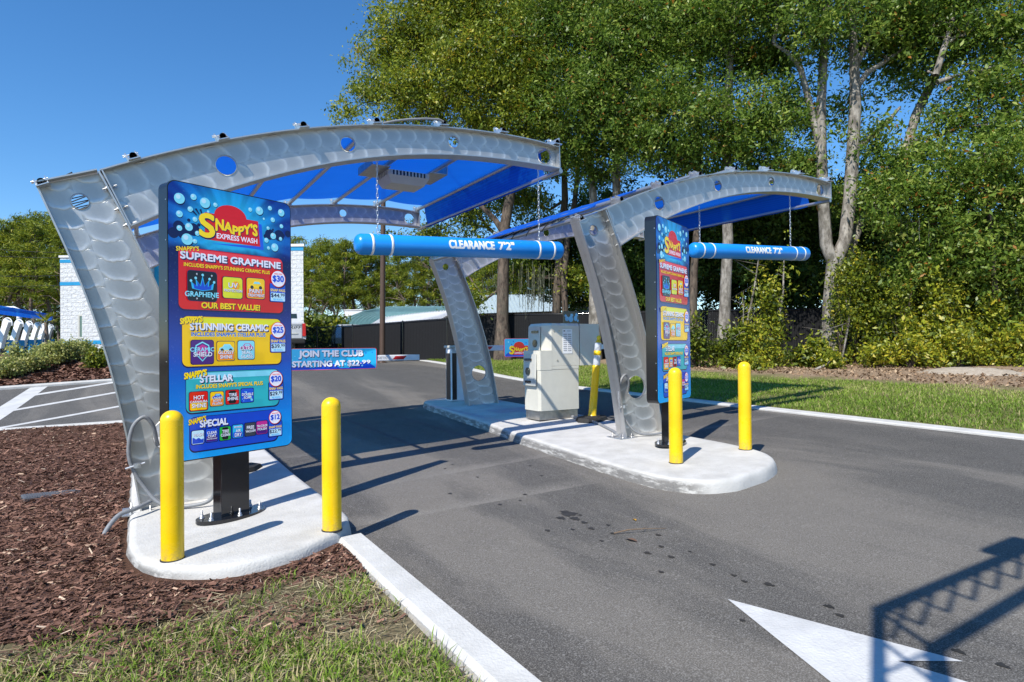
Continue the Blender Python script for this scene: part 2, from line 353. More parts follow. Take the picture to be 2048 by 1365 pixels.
def strip(name, pts, wd, h, mat, label, sink=.25):
    """kerb or painted strip along pts (site xy); wd to the right of travel; h above pavement"""
    mb = MB(); P = [np.array(p[:2], float) for p in pts]; V = []
    Q = [P[0]]
    for a, b in zip(P, P[1:]):
        n_ = max(1, int(np.linalg.norm(b-a)/.8)); Q += [a+(b-a)*k/n_ for k in range(1, n_+1)]
    N = len(Q)
    for i in range(N):
        t = Q[min(i+1, N-1)]-Q[max(i-1, 0)]; t = t/np.linalg.norm(t); nn = np.array([t[1], -t[0]])
        r_ = min(.03, h*.4) if h > .02 else 0
        a = Q[i]; b = a+nn*wd; z = lambda p: float(R(p[0], p[1]))
        V += [(*a, z(a)-sink), (*a, z(a)+h-r_), (*(a+nn*r_), z(a)+h), (*(b-nn*r_), z(b)+h), (*b, z(b)+h-r_), (*b, z(b)-sink)]
    for i in range(N-1):
        for k in range(5): mb.add([V[i*6+k], V[i*6+k+1], V[i*6+6+k+1], V[i*6+6+k]], [(0, 3, 2, 1)], 0)
    mb.add(V[:6], [range(6)]); mb.add(V[-6:], [range(5, -1, -1)])
    return tag(mb.build(name, mat), label, kind='structure')
strip('kerb', [(1.80, -14), (1.80, -4.3), (1.775, -3), (1.755, -1.74)], .215, .075, M['kerbpaint'], 'white painted kerb between the grass and the lane')
strip('edge_line', [(10.1, -14), (10.1, 3), (10.15, 9), lane[3], lane[4], lane[5]], .26, .035, M['kerbpaint'], 'flat white kerb strip along the lawn')
strip('kerb', [nk[0]+np.array([.9, -.12]), nk[0], nk[1], 3*np.array(nk[1])-2*np.array(nk[0])], .16, .06, M['kerbpaint'], 'white kerb edge of the near mulch bed')
strip('kerb', [3*np.array(fk[1])-2*np.array(fk[0]), fk[1], fk[0], np.array(fk[0])+np.array([4, 1.2])], .16, .08, M['kerbpaint'], 'white kerb edge of the far planting bed')
def paint(name, px, label):
    P = [gp(*p) for p in px]; return sheet(name, [p[:2] for p in P], lambda u, v: R(u, v)+.005, .5, M['paint'], label)
paint('crossing_band', [(-40, 838), (-40, 866), (97, 772.5), (64, 774)], 'broad white painted band on the side driveway')
for k, (a, b) in enumerate([((28, 821), (250, 782.5)), ((70, 790.5), (250, 762)), ((-30, 862), (262, 809))]):
    paint('road_line', [(a[0], a[1]-1.6), (b[0], b[1]-1.5), (b[0], b[1]+1.5), (a[0], a[1]+1.6)], 'thin white painted hatch line on the side driveway')
paint('lane_arrow', [(1455, 1200), (1660, 1365), (1800, 1480), (2010, 1430), (1980, 1380), (1795, 1324), (1927, 1325)], 'white painted lane arrow on the asphalt')
# concrete islands: a raised top with a softly rounded edge and a kerb face that flares out a little
def island(name, top, label, zo=0.0):
    P = np.array(top, float); N = len(P)
    # resample and smooth the outline
    Q = []
    for i in range(N):
        a, b = P[i], P[(i+1) % N]; n_ = max(1, int(np.linalg.norm(b-a)/.12))
        Q += [a+(b-a)*k/n_ for k in range(n_)]
    Q = np.array(Q)
    for _ in range(3): Q = (np.roll(Q, 1, 0)+2*Q+np.roll(Q, -1, 0))/4
    T = np.roll(Q, -1, 0)-np.roll(Q, 1, 0); T /= np.linalg.norm(T, axis=1)[:, None]; NN = np.stack([T[:, 1], -T[:, 0]], 1)
    area = np.sum(Q[:, 0]*np.roll(Q[:, 1], -1)-np.roll(Q[:, 0], -1)*Q[:, 1])
    if area < 0: NN = -NN
    prof = [(-.075, 0), (-.045, -.004), (-.026, -.018), (-.014, -.05), (.0, -.11), (.01, -.2), (.01, -.4)]
    jit = .012*np.sin(np.arange(len(Q))*1.7)*rng.random(len(Q))
    mb = MB(); n = len(Q); V = []
    for k, (o_, z) in enumerate(prof):
        for i in range(n):
            p = Q[i]+NN[i]*(o_+(jit[i] if k in (3, 4) else 0)); V.append((p[0], p[1], float(isl(*p))+z+zo))
    F = [(k*n+i, k*n+(i+1) % n, (k+1)*n+(i+1) % n, (k+1)*n+i) for k in range(len(prof)-1) for i in range(n)]
    if area > 0: F = [f[::-1] for f in F]
    mb.add(V, F, 0, True); cap = list(range(n)); mb.add(V[:n], [cap if area > 0 else cap[::-1]], 0)
    return tag(mb.build(name, M['concrete']), label, kind='structure')
island('concrete_island', [(.34, 6.6), (.34, -1.1), (.37, -1.45), (.5, -1.78), (.78, -2.0), (1.02, -2.07), (1.27, -2.05), (1.62, -1.9), (1.88, -1.7), (1.98, -1.5), (1.97, -.9), (1.93, .6), (1.9, 6.6)], 'white concrete island under the near menu board')
island('concrete_island', [(5.62, 6.0), (5.5, 5.2), (5.22, 2.28), (5.03, .82), (4.97, .09), (4.84, -1.45), (4.86, -2.05), (5.05, -2.4), (5.4, -2.5), (6.05, -2.38), (6.42, -2.2), (6.68, -1.85), (6.76, -1.3), (6.78, -.5), (6.95, 2), (7.0, 5), (6.95, 6.1), (6.6, 6.35), (5.8, 6.25)], 'white concrete island under the far menu board')
# mulch, soil and lawn sheets
zg = lambda u, v: R(u, v)+.05+.02*np.sin(u*3.1+v*2.3)*np.sin(v*1.7)
mulch_near = [(-14, -2.0), (-4, -2.15), (0, -2.35), (.75, -2.55), (1.74, -2.45), (1.84, -1.85), (1.2, -1.4), (.6, -1.0), (.6, nk[0][1]+.15), tuple(np.array(nk[0])+[.5, -.25]), (nk[0][0], nk[0][1]-.08), (nk[1][0], nk[1][1]-.08), (5*nk[1][0]-4*nk[0][0], 5*nk[1][1]-4*nk[0][1]-.1)]
sheet('mulch_bed', mulch_near, zg, .5, M['mulch'], 'brown wood mulch bed beside the near island')
sheet('grass_verge', [(-14, -9), (1.74, -9), (1.74, -2.3), (.75, -2.4), (0, -2.2), (-4, -2.0), (-14, -1.85)], lambda u, v: R(u, v)+.045+.015*np.sin(u*4)*np.sin(v*3.3), .4, M['dirt'], 'bare soil under the near grass verge')
def zmound(u, v): return R(u, v)+.05+.32*sst(v, fk[0][1]+.3, fk[0][1]+4)*(1-sst(u, .5, 3))
sheet('planting_bed', [(-40, fk[1][1]+8), (fk[1][0]*3-fk[0][0]*2, fk[1][1]*3-fk[0][1]*2+.1), (fk[1][0], fk[1][1]+.1), (fk[0][0], fk[0][1]+.1), (fk[0][0]+4, fk[0][1]+1.3), (3, 36), (-40, 40)], zmound, 1.0, M['mulch'], 'brown mulch planting bed in front of the building')
lawn = [(10.33, -14), (10.33, 9), tuple(np.array(lane[3])+[.25, 0]), tuple(np.array(lane[4])+[.25, 0]), tuple(np.array(lane[5])+[.2, .2]), (9, 34), (20, 34), (28, 8), (40, -6), (40, -14)]
zl = lambda u, v: R(u, v)+.03+.05*sst(u, 10.4, 13)
sheet('lawn', lawn, zl, 1.0, M['lawn'], 'patchy green lawn beyond the far lane')
# ------------------------------------------------------------------ loose ground cover (uncountable)
def vnoise(u, v, s, ph=0): return (np.sin(u*s+ph)*np.cos(v*s*1.13-ph)+np.sin((u+v)*s*.71+1.3+ph)+np.cos((u-v*.8)*s*1.9+ph*2)*.6)/2.6
def inside(P, poly):
    x, y = P[:, 0], P[:, 1]; c = np.zeros(len(P), bool); n = len(poly)
    for i in range(n):
        x0, y0 = poly[i]; x1, y1 = poly[(i+1) % n]
        if y0 == y1: continue
        k = ((y0 > y) != (y1 > y)) & (x < (x1-x0)*(y-y0)/(y1-y0)+x0); c ^= k
    return c
def inview(P, m=260):
    D = P-EYE; d = D@FW; px = CXP+FPX*(D@RT)/np.maximum(d, .1); py = CYP-FPX*(D@UP)/np.maximum(d, .1)
    return (d > .8) & (px > -m) & (px < 2048+m) & (py < 1365+m)
def mk_tint(name, stops, rough=.7, trans=0., spec=.3):
    g = NG(name); a = g.n('Attribute'); a.attribute_name = 'tint'; c = g.ramp(a.outputs['Fac'], *stops); g.base(c, rough, 0, spec)
    if trans:
        tr = g.n('BsdfTranslucent'); g.t.links.new(c, tr.inputs[0]); mx = g.n('MixShader'); mx.inputs[0].default_value = trans
        g.t.links.new(g.p.outputs[0], mx.inputs[1]); g.t.links.new(tr.outputs[0], mx.inputs[2]); g.t.links.new(mx.outputs[0], g.out.inputs[0])
    return g.m
M['chip'] = mk_tint('wood_chips', [(0, (.04, .02, .015)), (.4, (.16, .08, .055)), (.75, (.31, .17, .12)), (.93, (.42, .27, .18)), (1, (.62, .48, .35))], .85)
M['grass'] = mk_tint('grass_blades', [(0, (.06, .10, .012)), (.5, (.15, .25, .024)), (.82, (.28, .39, .05)), (1, (.46, .38, .19))], .55, .25)
def blades(n, pts, hmin, hmax, wd, zf, lean=.7, tint=None):
    u, v = pts[:, 0], pts[:, 1]; z = zf(u, v); L = rng.uniform(hmin, hmax, n); a = rng.uniform(0, 2*np.pi, n); ln = rng.uniform(.15, lean, n)
    d = np.stack([np.cos(a)*ln, np.sin(a)*ln, np.ones(n)], 1); d /= np.linalg.norm(d, axis=1)[:, None]
    d2 = d+np.stack([np.cos(a), np.sin(a), -.5*np.ones(n)], 1)*rng.uniform(.2, .9, n)[:, None]; d2 /= np.linalg.norm(d2, axis=1)[:, None]
    sd_ = np.stack([-np.sin(a), np.cos(a), np.zeros(n)], 1)*(wd*rng.uniform(.6, 1.2, n))[:, None]
    B = np.stack([u, v, z-.01], 1); Mi = B+d*(L*.55)[:, None]; Ti = Mi+d2*(L*.5)[:, None]
    q1 = np.stack([B-sd_, B+sd_, Mi+sd_*.8, Mi-sd_*.8], 1); q2 = np.stack([Mi-sd_*.8, Mi+sd_*.8, Ti+sd_*.1, Ti-sd_*.1], 1)
    t = rng.beta(2.2, 2.2, n) if tint is None else tint
    return np.concatenate([q1, q2]), np.concatenate([t, np.clip(t+.08, 0, 1)])
def near_grass():
    N = 120000; P = np.stack([rng.uniform(-4.5, 1.72, N), rng.uniform(-5.6, -1.9, N)], 1)
    k = inview(np.c_[P, R(P[:, 0], P[:, 1])], 200); P = P[k]; u, v = P.T
    edge = -2.50+.10*np.sin(u*2.3+.4)+.08*np.sin(u*5.7)+.10*u*(u > .4)-.12*(u < 0)*u*.2
    dens = vnoise(u, v, 3.4)*.6+vnoise(u, v, 9, 2.)*.5
    keep = (v < edge+.18*vnoise(u, v, 8)) & (dens > -.04+.3*sst(v, -3.0, -2.3)*1.2+rng.normal(0, .22, len(u)))
    P = P[keep]; c = P[:, :].copy()
    # gather blades into tufts
    tuft = np.round(P/.06)*.06+rng.normal(0, .009, P.shape); mixm = rng.random(len(P)) < .75; c[mixm] = tuft[mixm]
    n = len(c); t = np.clip(.56+.28*vnoise(c[:, 0], c[:, 1], 2.5)+rng.normal(0, .2, n), 0, 1); t[rng.random(n) < .22] = .99
    V, T = blades(n, c, .035, .10, .0036, lambda u, v: R(u, v)+.05, 1.1, t)
    return tag(quads('grass', V, T, M['grass']), 'green and straw grass tufts on the near verge', 'grass', kind='stuff')
near_grass()
def thatch():
    n = 26000; P = np.stack([rng.uniform(-4.5, 1.72, n), rng.uniform(-5.6, -2.2, n)], 1); P = P[inview(np.c_[P, R(P[:, 0], P[:, 1])], 150)]; u, v = P.T; P = P[v < -2.35+.2*vnoise(u, v, 5)+rng.normal(0, .12, len(u))]; n = len(P); u, v = P.T
    a = rng.uniform(0, 6.3, n); L = rng.uniform(.02, .07, n); d = np.stack([np.cos(a), np.sin(a), rng.normal(0, .18, n)], 1)*L[:, None]; s_ = np.stack([-np.sin(a), np.cos(a), rng.normal(0, .4, n)], 1)*.0022
    c = np.stack([u, v, R(u, v)+.05+rng.uniform(0, .025, n)], 1); tag(quads('thatch', np.stack([c-d-s_, c+d-s_*.4, c+d+s_*.4, c-d+s_], 1), rng.random(n), mk_tint('dry_thatch', [(0, (.10, .07, .04)), (.5, (.27, .21, .12)), (1, (.46, .40, .25))], .85)), 'dry straw thatch lying between the near grass tufts', 'thatch', kind='stuff')
thatch()
def far_grass():
    N = 400000; P = np.stack([10.38+rng.beta(1., 1.6, N)*15, rng.uniform(-7, 26, N)], 1)
    k = inside(P, lawn) & inview(np.c_[P, R(P[:, 0], P[:, 1])], 120); P = P[k]; u, v = P.T
    band = 16.2-.05*(v-2)+.5*vnoise(u, v, 1.1)           # bare strip under the trees begins here
    dens = vnoise(u, v, 1.7)*.5+vnoise(u, v, 5, 1.)*.4
    keep = (dens > -.45+1.5*sst(u, band-2.2, band)+rng.normal(0, .25, len(u))); P = P[keep][:170000]; n = len(P)
    t = np.clip(.5+.22*vnoise(P[:, 0], P[:, 1], 1.3)+rng.normal(0, .16, n)+.25*sst(P[:, 0], band.mean()-4, band.mean()), 0, 1); t[rng.random(n) < .1] = .98
    V, T = blades(n, P, .045, .10, .0055, zl, 1., t)
    return tag(quads('grass', V, T, M['grass']), 'short green grass blades across the far lawn', 'grass', kind='stuff')
far_grass()
def chips():
    N = 430000; P = np.stack([rng.uniform(-9, 1.78, N), -3.3+rng.beta(1., 2.0, N)*12.5], 1)
    k = inview(np.c_[P, R(P[:, 0], P[:, 1])], 120); P = P[k]; u, v = P.T
    off = inside(P, [(.30, 8.5), (.30, -1.1), (.33, -1.47), (.47, -1.81), (.77, -2.04), (1.02, -2.11), (1.28, -2.09), (1.64, -1.94), (1.9, -1.73), (2, 8)]); ell = (u > 1.74) & (v < -1.7)
    back = v > (nk[0][1]+(nk[1][1]-nk[0][1])*(u-nk[0][0])/(nk[1][0]-nk[0][0]))-.12
    low = (v < -2.45+.2*vnoise(u, v, 6)) & (rng.random(len(u)) > .18)
    P = P[~off & ~ell & ~back & ~low]; n = len(P); u, v = P.T
    L = np.minimum(rng.gamma(2.0, .0055, n)+.005, .045); W_ = np.minimum(L*rng.uniform(.12, .36, n), .009); a = rng.normal(.35, .75, n)
    d = np.stack([np.cos(a), np.sin(a), rng.normal(0, .28, n)], 1)*L[:, None]; s_ = np.stack([-np.sin(a), np.cos(a), rng.normal(0, .5, n)], 1)*W_[:, None]
    c = np.stack([u, v, zg(u, v)+rng.uniform(.0, .03, n)], 1)
    V = np.stack([c-d-s_*.7, c+d-s_, c+d*.92+s_, c-d+s_*.8], 1)
    t = np.clip(rng.beta(2, 2.4, n)*.8+.08*vnoise(u, v, 2), 0, .88); q = rng.random(n); t[q < .035] = .95; t[q < .006] = 1.
    return tag(quads('mulch', V, t, M['chip']), 'brown shredded wood mulch chips', 'mulch', kind='stuff')
chips()
def far_chips():
    N = 60000; P = np.stack([rng.uniform(-12, 3, N), fk[0][1]-1.5+rng.random(N)*8], 1); u, v = P.T
    k = inside(P, [(fk[1][0]-6, fk[1][1]+(fk[1][1]-fk[0][1])*6/(fk[0][0]-fk[1][0])+.15), (fk[0][0], fk[0][1]+.15), (fk[0][0]+3.5, fk[0][1]+1.4), (3, 34), (-14, 34)]) & inview(np.c_[P, R(u, v)], 60); P = P[k]; u, v = P.T; n = len(P)
    L = np.minimum(rng.gamma(3., .012, n)+.02, .11); W_ = L*.4; a = rng.uniform(0, 6.3, n)
    d = np.stack([np.cos(a), np.sin(a), rng.normal(0, .3, n)], 1)*L[:, None]; s_ = np.stack([-np.sin(a), np.cos(a), rng.normal(0, .5, n)], 1)*W_[:, None]; c = np.stack([u, v, zmound(u, v)+rng.uniform(0, .04, n)], 1)
    tag(quads('mulch', np.stack([c-d-s_, c+d-s_, c+d+s_, c-d+s_], 1), rng.beta(2, 2.2, n)*.9, M['chip']), 'brown mulch chips on the planting bed before the building', 'mulch', kind='stuff')
far_chips()
def stains():
    mb = MB(); sp = [(1136, 1028, 15), (1150, 1038, 9), (1122, 1037, 8), (1168, 1046, 6), (1182, 1058, 6), (1160, 1031, 4), (1216, 1051, 4), (1295, 1107, 6), (1342, 1115, 6), (1322, 1145, 5), (1316, 1071, 5), (1322, 1094, 5),
          (1050, 990, 4), (1095, 1062, 5), (1145, 1060, 4), (1203, 1083, 4), (1380, 1104, 3), (1425, 1130, 5), (1468, 1152, 5), (1489, 1164, 5), (1538, 1170, 8), (1658, 1214, 8), (1680, 1232, 7), (1484, 1242, 5), (1571, 1241, 4), (2005, 1332, 9), (1917, 1304, 9), (1225, 1068, 4), (900, 988, 4), (955, 955, 3), (1060, 932, 3), (1083, 952, 3), (905, 930, 2.5), (890, 938, 2.5), (1000, 1010, 4), (1040, 1002, 3)]
    for px, py, r in sp:
        c = gp(px, py); dd = (c-EYE)@FW; rr = r*dd/FPX*1.25; ang = rng.random()*6
        ring = [c[:2]+rr*(.72+.28*math.sin(k*2.4+ang)*math.sin(k*1.1))*np.array([math.cos(k*2*math.pi/14), 1.5*math.sin(k*2*math.pi/14)]) for k in range(14)]
        mb.add([(p[0], p[1], float(R(*p))+.004) for p in ring], [range(14)])
    g = NG('oil_stain'); g.base(g.mix(g.noise(g.co(), 9, 4), (.012, .011, .01), (.05, .046, .042)), .55, 0, .4)
    return tag(mb.build('oil_stains', g.m), 'dark oil drips down the middle of the lane', 'stains', kind='stuff')
stains()
# ------------------------------------------------------------------ shade canopies
def smooth(pts, n):
    P = np.array(pts, float); s_ = np.r_[0, np.cumsum(np.linalg.norm(np.diff(P, axis=0), axis=1))]; t = np.linspace(0, s_[-1], n)
    deg = min(6, len(P)-2); cx, cz = np.polyfit(s_, P[:, 0], deg), np.polyfit(s_, P[:, 1], deg); Q = np.c_[np.polyval(cx, t), np.polyval(cz, t)]; Q[0] = P[0]; Q[-1] = P[-1]; return [tuple(q) for q in Q]
LEFT = smooth([(-.307, .106), (-.196, -.19), (-.09, -.45), (-.007, -.692), (.054, -.892), (.17, -1.291), (.24, -1.581), (.305, -1.914), (.349, -2.156), (.383, -2.376), (.422, -2.61), (.44, -2.745)], 26)
RIGHT = smooth([(.147, .267), (.23, .105), (.305, -.05), (.363, -.179), (.449, -.389), (.549, -.616), (.588, -.695), (.704, -1.043), (.845, -1.494), (.952, -1.907), (1.03, -2.306), (1.11, -2.745)], 26)
TOP = smooth([(.152, .27), (.373, .377), (.938, .606), (1.418, .786), (1.939, .935), (2.463, 1.057), (3.025, 1.15), (3.616, 1.213), (4.146, 1.243), (4.6, 1.24), (5.02, 1.212)], 34)
BOT = smooth([(.372, -.19), (.528, -.106), (1.0, .16), (1.273, .29), (1.487, .381), (2.094, .60), (2.461, .71), (3.023, .845), (3.613, .915), (4.257, .955), (4.659, .966), (5.03, .955)], 34)
HOLES = [(0, 0, .066), (1.17, .477, .094), (2.359, .866, .079), (3.595, 1.081, .066), (4.855, 1.10, .097), (.70, -2.085, .157)]
TUBES = [(-.2626, .1186), (.40, .432), (1.133, .724), (1.88, .963), (2.647, 1.1365), (3.431, 1.246), (4.217, 1.293), (4.994, 1.27)]
LV = 4.6537; FWD = .096
def plate(outline, holes, th):
    cu = bpy.data.curves.new('plate', 'CURVE'); cu.dimensions = '2D'; cu.fill_mode = 'BOTH'; cu.extrude = th/2
    def sp(P):
        q = cu.splines.new('POLY'); q.points.add(len(P)-1); q.use_cyclic_u = True
        for i, p in enumerate(P): q.points[i].co = (p[0], p[1], 0, 1)
    sp(outline)
    for cx, cz, r in holes: sp([(cx+r*math.cos(a), cz+r*math.sin(a)) for a in np.linspace(0, 2*math.pi, 37)[:-1]])
    o = bpy.data.objects.new('plate', cu); COL.objects.link(o); dg = bpy.context.evaluated_depsgraph_get()
    me = bpy.data.meshes.new_from_object(o.evaluated_get(dg)); V = [(q.co.x, q.co.z, q.co.y) for q in me.vertices]; F = [list(p.vertices)[::-1] for p in me.polygons]
    bpy.data.objects.remove(o); bpy.data.curves.remove(cu); bpy.data.meshes.remove(me); return V, F
def hole_rims(mb, holes, mi):
    for cx, cz, r in holes:
        pr = [(r-.002, -.012), (r+.006, -.012), (r+.006, .012), (r-.002, .012), (r-.002, -.012)]
        V = []; F = []; n = 36
        for q, y in pr:
            for k in range(n): a = 2*math.pi*k/n; V.append((cx+q*math.cos(a), y, cz+q*math.sin(a)))
        for i in range(4):
            for k in range(n): F.append((i*n+k, i*n+(k+1) % n, (i+1)*n+(k+1) % n, (i+1)*n+k))
        mb.add(V, F, mi, True)
def leg_mesh():
    mb = MB(); hs = [HOLES[0], HOLES[5]]; V, F = plate(LEFT[::-1]+RIGHT, hs, .012); mb.add(V, F, 0); hole_rims(mb, hs, 1)
    mb.ribbon(LEFT, -FWD, FWD, .014, 1); mb.ribbon(RIGHT[::-1], -FWD, FWD, .014, 1)
    mb.ribbon([(-.30, .112), (.13, .272)], -FWD, FWD, .012, 1)
    for (x, z) in ((.215, .135), (.30, -.04), (.365, -.175)):          # bolts through the joint plate
        for y in (-.055, .055):
            mb.tube([(x-.045, y, z-.02), (x+.06, y, z+.03)], .0085, 8, 1); mb.tube([(x-.024, y, z-.012), (x-.008, y, z-.004)], .018, 6, 1)
    return mb
def arm_mesh():
    mb = MB(); hs = HOLES[1:5]; V, F = plate(TOP+BOT[::-1], hs, .012); mb.add(V, F, 0); hole_rims(mb, hs, 1)
    mb.ribbon(TOP, -FWD, FWD, .012, 1); mb.ribbon([(x, z-.012) for x, z in BOT], -FWD, FWD, .012, 1)
    mb.ribbon([(.376, -.20), (.158, .28)], -FWD, FWD, -.012, 1); mb.ribbon([(5.03, .943), (5.02, 1.33)], -FWD, FWD, -.014, 1)
    for k in range(2, 32, 4):                                              # weld beads under the top flange
        x, z = TOP[k]; x2, z2 = TOP[k+1]; mb.tube([(x, -.012, z-.008), ((x+x2)/2, -.012, (z+z2)/2-.008)], .007, 6, 1)
    return mb
def bracket_mesh(ang, flip):
    mb = MB(); y = -1 if flip else 1
    for s_ in (-.042, .042):
        poly = [(-.16, 0), (.045, 0), (.045, .085), (.02, .105), (-.01, .09)]
        mb.prism(poly, lambda a, b: (s_-.004, a*y, b-.03), lambda a, b: (s_+.004, a*y, b-.03), 0)
    mb.box((0, -.05*y, -.028), (.10, .22, .008), 0)
    mb.tube([(-.06, 0, .045), (.06, 0, .045)], .007, 6); mb.tube([(-.07, 0, .045), (-.052, 0, .045)], .013, 6)
    return mb
def make_canopy():
    t = empty('shade_canopy', (0, 0, 2.907), 0, 'silver metal canopy with blue shade cloth over the near menu board', 'canopy', 'shade canopies over the pay lanes')
    leg0 = arm0 = base0 = None
    for k, (y, dz) in enumerate(((0, 0), (LV, .05))):
        if k == 0:
            leg0 = leg_mesh().build('leg', [M['leg'], M['alu']], t); arm0 = arm_mesh().build('arm', [M['arm'], M['alu']], t)
            mb = MB(); mb.box((.80, 0, -2.755), (1.0, .30, .02), 0, bev=.006)
            for x in (.37, .52, 1.2, 1.24):
                for yy in (-.11, .11): mb.lathe([(.017, 0), (.017, .014), (.009, .016), (.009, .05), (.0, .052)], 6, (x if abs(yy) else x, yy, -2.745))
            base0 = mb.build('base_plate', M['alu'], t)
        else:
            for o in (leg0, arm0, base0): c = dup(o, t); c.location = (0, y, dz)
    for i, (x, z) in enumerate(TUBES):
        mb = MB(); mb.tube([(x, -.11, z), (x, LV+.11, z+.05)], .031, 14, 0, cap=False); mb.tube([(x, LV+.11, z+.05), (x, -.11, z)], .026, 12, 1, cap=False)
        mb.build('purlin', [M['alu'], M['black']], t)
        j = 3 if i == 0 else None; a = math.atan2(TUBES[min(i+1, 7)][1]-TUBES[max(i-1, 0)][1], TUBES[min(i+1, 7)][0]-TUBES[max(i-1, 0)][0])
        for k, y in enumerate((0.02, LV-.02)):
            b = bracket_mesh(a, k == 1).build('bracket', M['galv'], t, (x, y, z+k*.05)); b.rotation_euler = (0, -a, 0)
    mb = MB(); mb.tube([(5.08, -.05, .93), (5.08, LV+.1, .98)], .03, 12); mb.build('purlin', M['alu'], t)
    # cloth: over the purlins, sagging a little between them, then down the front to the lower tube
    pth = []
    K = [(.02, .27)]+TUBES[1:]
    for i in range(len(K)-1):
        for s_ in np.linspace(0, 1, 7)[:-1]:
            x = K[i][0]+(K[i+1][0]-K[i][0])*s_; z = K[i][1]+(K[i+1][1]-K[i][1])*s_; pth.append((x, z+.036-.02*math.sin(math.pi*s_)))
    pth += [(4.994, 1.307), (5.03, 1.295), (5.045, 1.25), (5.06, 1.15), (5.085, 1.03), (5.115, .955), (5.11, .92), (5.08, .895), (5.05, .905)]
    mb = MB(); ny = 26; V = []
    for (x, z) in pth:
        y0, y1 = .37+.36*float(sst(x, 1.9, 3.0)*(1-sst(x, 4.3, 4.95))), LV-.30
        sag = 1-min(1, abs(x-2.6)/2.6)
        for j in range(ny+1):
            s_ = j/ny; e = .07*math.sin(math.pi*np.clip((x+.2)/5.2, 0, 1)*3.0)**2
            y = y0+e*.8+(y1-e*.8-y0-e*.8)*s_; V.append((x, y, z+.05*y/LV+.004*math.sin(j*1.9+x*3)))
    N = len(pth); mb.add(V, [(i*(ny+1)+j, i*(ny+1)+j+1, (i+1)*(ny+1)+j+1, (i+1)*(ny+1)+j) for i in range(N-1) for j in range(ny)], 0, True)
    # folded light hem at the near end of the front drop
    mb.build('shade_cloth', M['fabric'], t)
    mb = MB(); P = []
    for k in range(31):
        y = .45+k*(LV-.9)/30; P.append((.03, y, .29+.05*y/LV) if k % 2 else (-.262, y, .150+.05*y/LV))
    mb.tube(P, .006, 5); P2 = []
    for k in range(0, 60):
        a = k*.9; y = .5+k*(LV-1)/60; P2.append((-.262+.04*math.cos(a), y, .12+.04*math.sin(a)+.05*y/LV))
    mb.tube(P2, .005, 5); mb.tube([(.02, .36, .29), (-.2, .15, .2), (-.1, -.06, .2), (-.05, -.08, .23)], .007, 5)
    mb.build('lacing', M['rope'], t)
    return t
can1 = make_canopy()
can2 = dup(can1); can2.location = (5.575, -.063, 3.1195); can2['label'] = 'silver metal canopy with blue shade cloth over the far menu board'
mb = MB(); mb.tube([(3.42, -.115, 4.16), (3.36, -.125, 4.172), (3.2, -.12, 4.155), (3.0, -.11, 4.115), (2.85, -.10, 4.075), (2.72, -.09, 4.03)], .013, 8)
mb.build('cable', M['cable'], can1).location = (0, 0, -2.907)
# ------------------------------------------------------------------ clearance bars
def make_bar():
    t = empty('clearance_bar', (0, 0, 0), 0, 'blue clearance bar hanging on chains over the near lane', 'clearance bar', 'blue clearance bars on chains')
    r = .1133; L = 1.345; mb = MB(); prof = [(-L, .0), (-L+.002, .05), (-L+.012, .078), (-L+.032, .1), (-L+.062, r), (L-.062, r), (L-.032, .1), (L-.012, .078), (L-.002, .05), (L, 0)]
    n = 40; V = []; F = []
    for x, q in prof:
        for k in range(n): a = 2*math.pi*k/n; V.append((x, q*math.cos(a), q*math.sin(a)))
    for i in range(len(prof)-1):
        for k in range(n): F.append((i*n+k, (i+1)*n+k, (i+1)*n+(k+1) % n, i*n+(k+1) % n))
    mb.add(V, F, 0, True)
    def curved(st, x0, x1, z0, z1):
        V, F = TXT[st]; bm = bmesh.new(); vs = [bm.verts.new((x0+(x1-x0)*a, 0, z0+(z1-z0)*b)) for a, b in V]
        for f in F: bm.faces.new([vs[i] for i in f])
        for q in np.arange(z0+.006, z1, .009): bmesh.ops.bisect_plane(bm, geom=bm.verts[:]+bm.edges[:]+bm.faces[:], dist=1e-6, plane_co=(0, 0, q), plane_no=(0, 0, 1))
        bm.verts.index_update(); W = [(q.co.x, q.co.z) for q in bm.verts]; F = [[q.index for q in f.verts] for f in bm.faces]; bm.free()
        for ox, oz, k in bold(V, x1-x0, z1-z0, .13):
            q = r+.0012+.0001*k; mb.add([(x+ox*(x1-x0), -q*math.cos((z+oz*(z1-z0))/r), q*math.sin((z+oz*(z1-z0))/r)) for x, z in W], F, 1)
    curved("CLEARANCE", -.285, .30, -.028, .068); curved("7'2\"", .365, .575, -.026, .07)
    mb.build('bar_body', [M['barblue'], M['white']], t)
    for x in (-1.17, -.955, .955, 1.17):
        mb = MB(); V = []; F = []
        for i, (q, xx) in enumerate(((r+.0005, -.013), (r+.003, -.012), (r+.003, .012), (r+.0005, .013))):
            for k in range(n): a = 2*math.pi*k/n; V.append((x+xx, q*math.cos(a), q*math.sin(a)))
        for i in range(3):
            for k in range(n): F.append((i*n+k, (i+1)*n+k, (i+1)*n+(k+1) % n, i*n+(k+1) % n))
        mb.add(V, F, 0, True); mb.build('band', M['white'], t)
    return t
def chain(z0, z1, parent, x):
    mb = MB(); pitch = .047; nl = int((z1-z0)/pitch)
    for i in range(nl+1):
        zc = z0+i*pitch; P = []
        for k in range(12):
            a = 2*math.pi*k/12; p = .010*math.cos(a); q = .016*math.sin(a)+(.013 if math.sin(a) > 0 else -.011)
            P.append((x+(p if i % 2 else 0), (0 if i % 2 else p), zc+q))
        mb.tube(P+[P[0], P[1]], .0032, 5, 0, cap=False)
    return mb.build('chain', M['galv'], parent)
bar1 = make_bar(); bar2 = dup(bar1); bar2['label'] = 'blue clearance bar hanging on chains over the far lane'
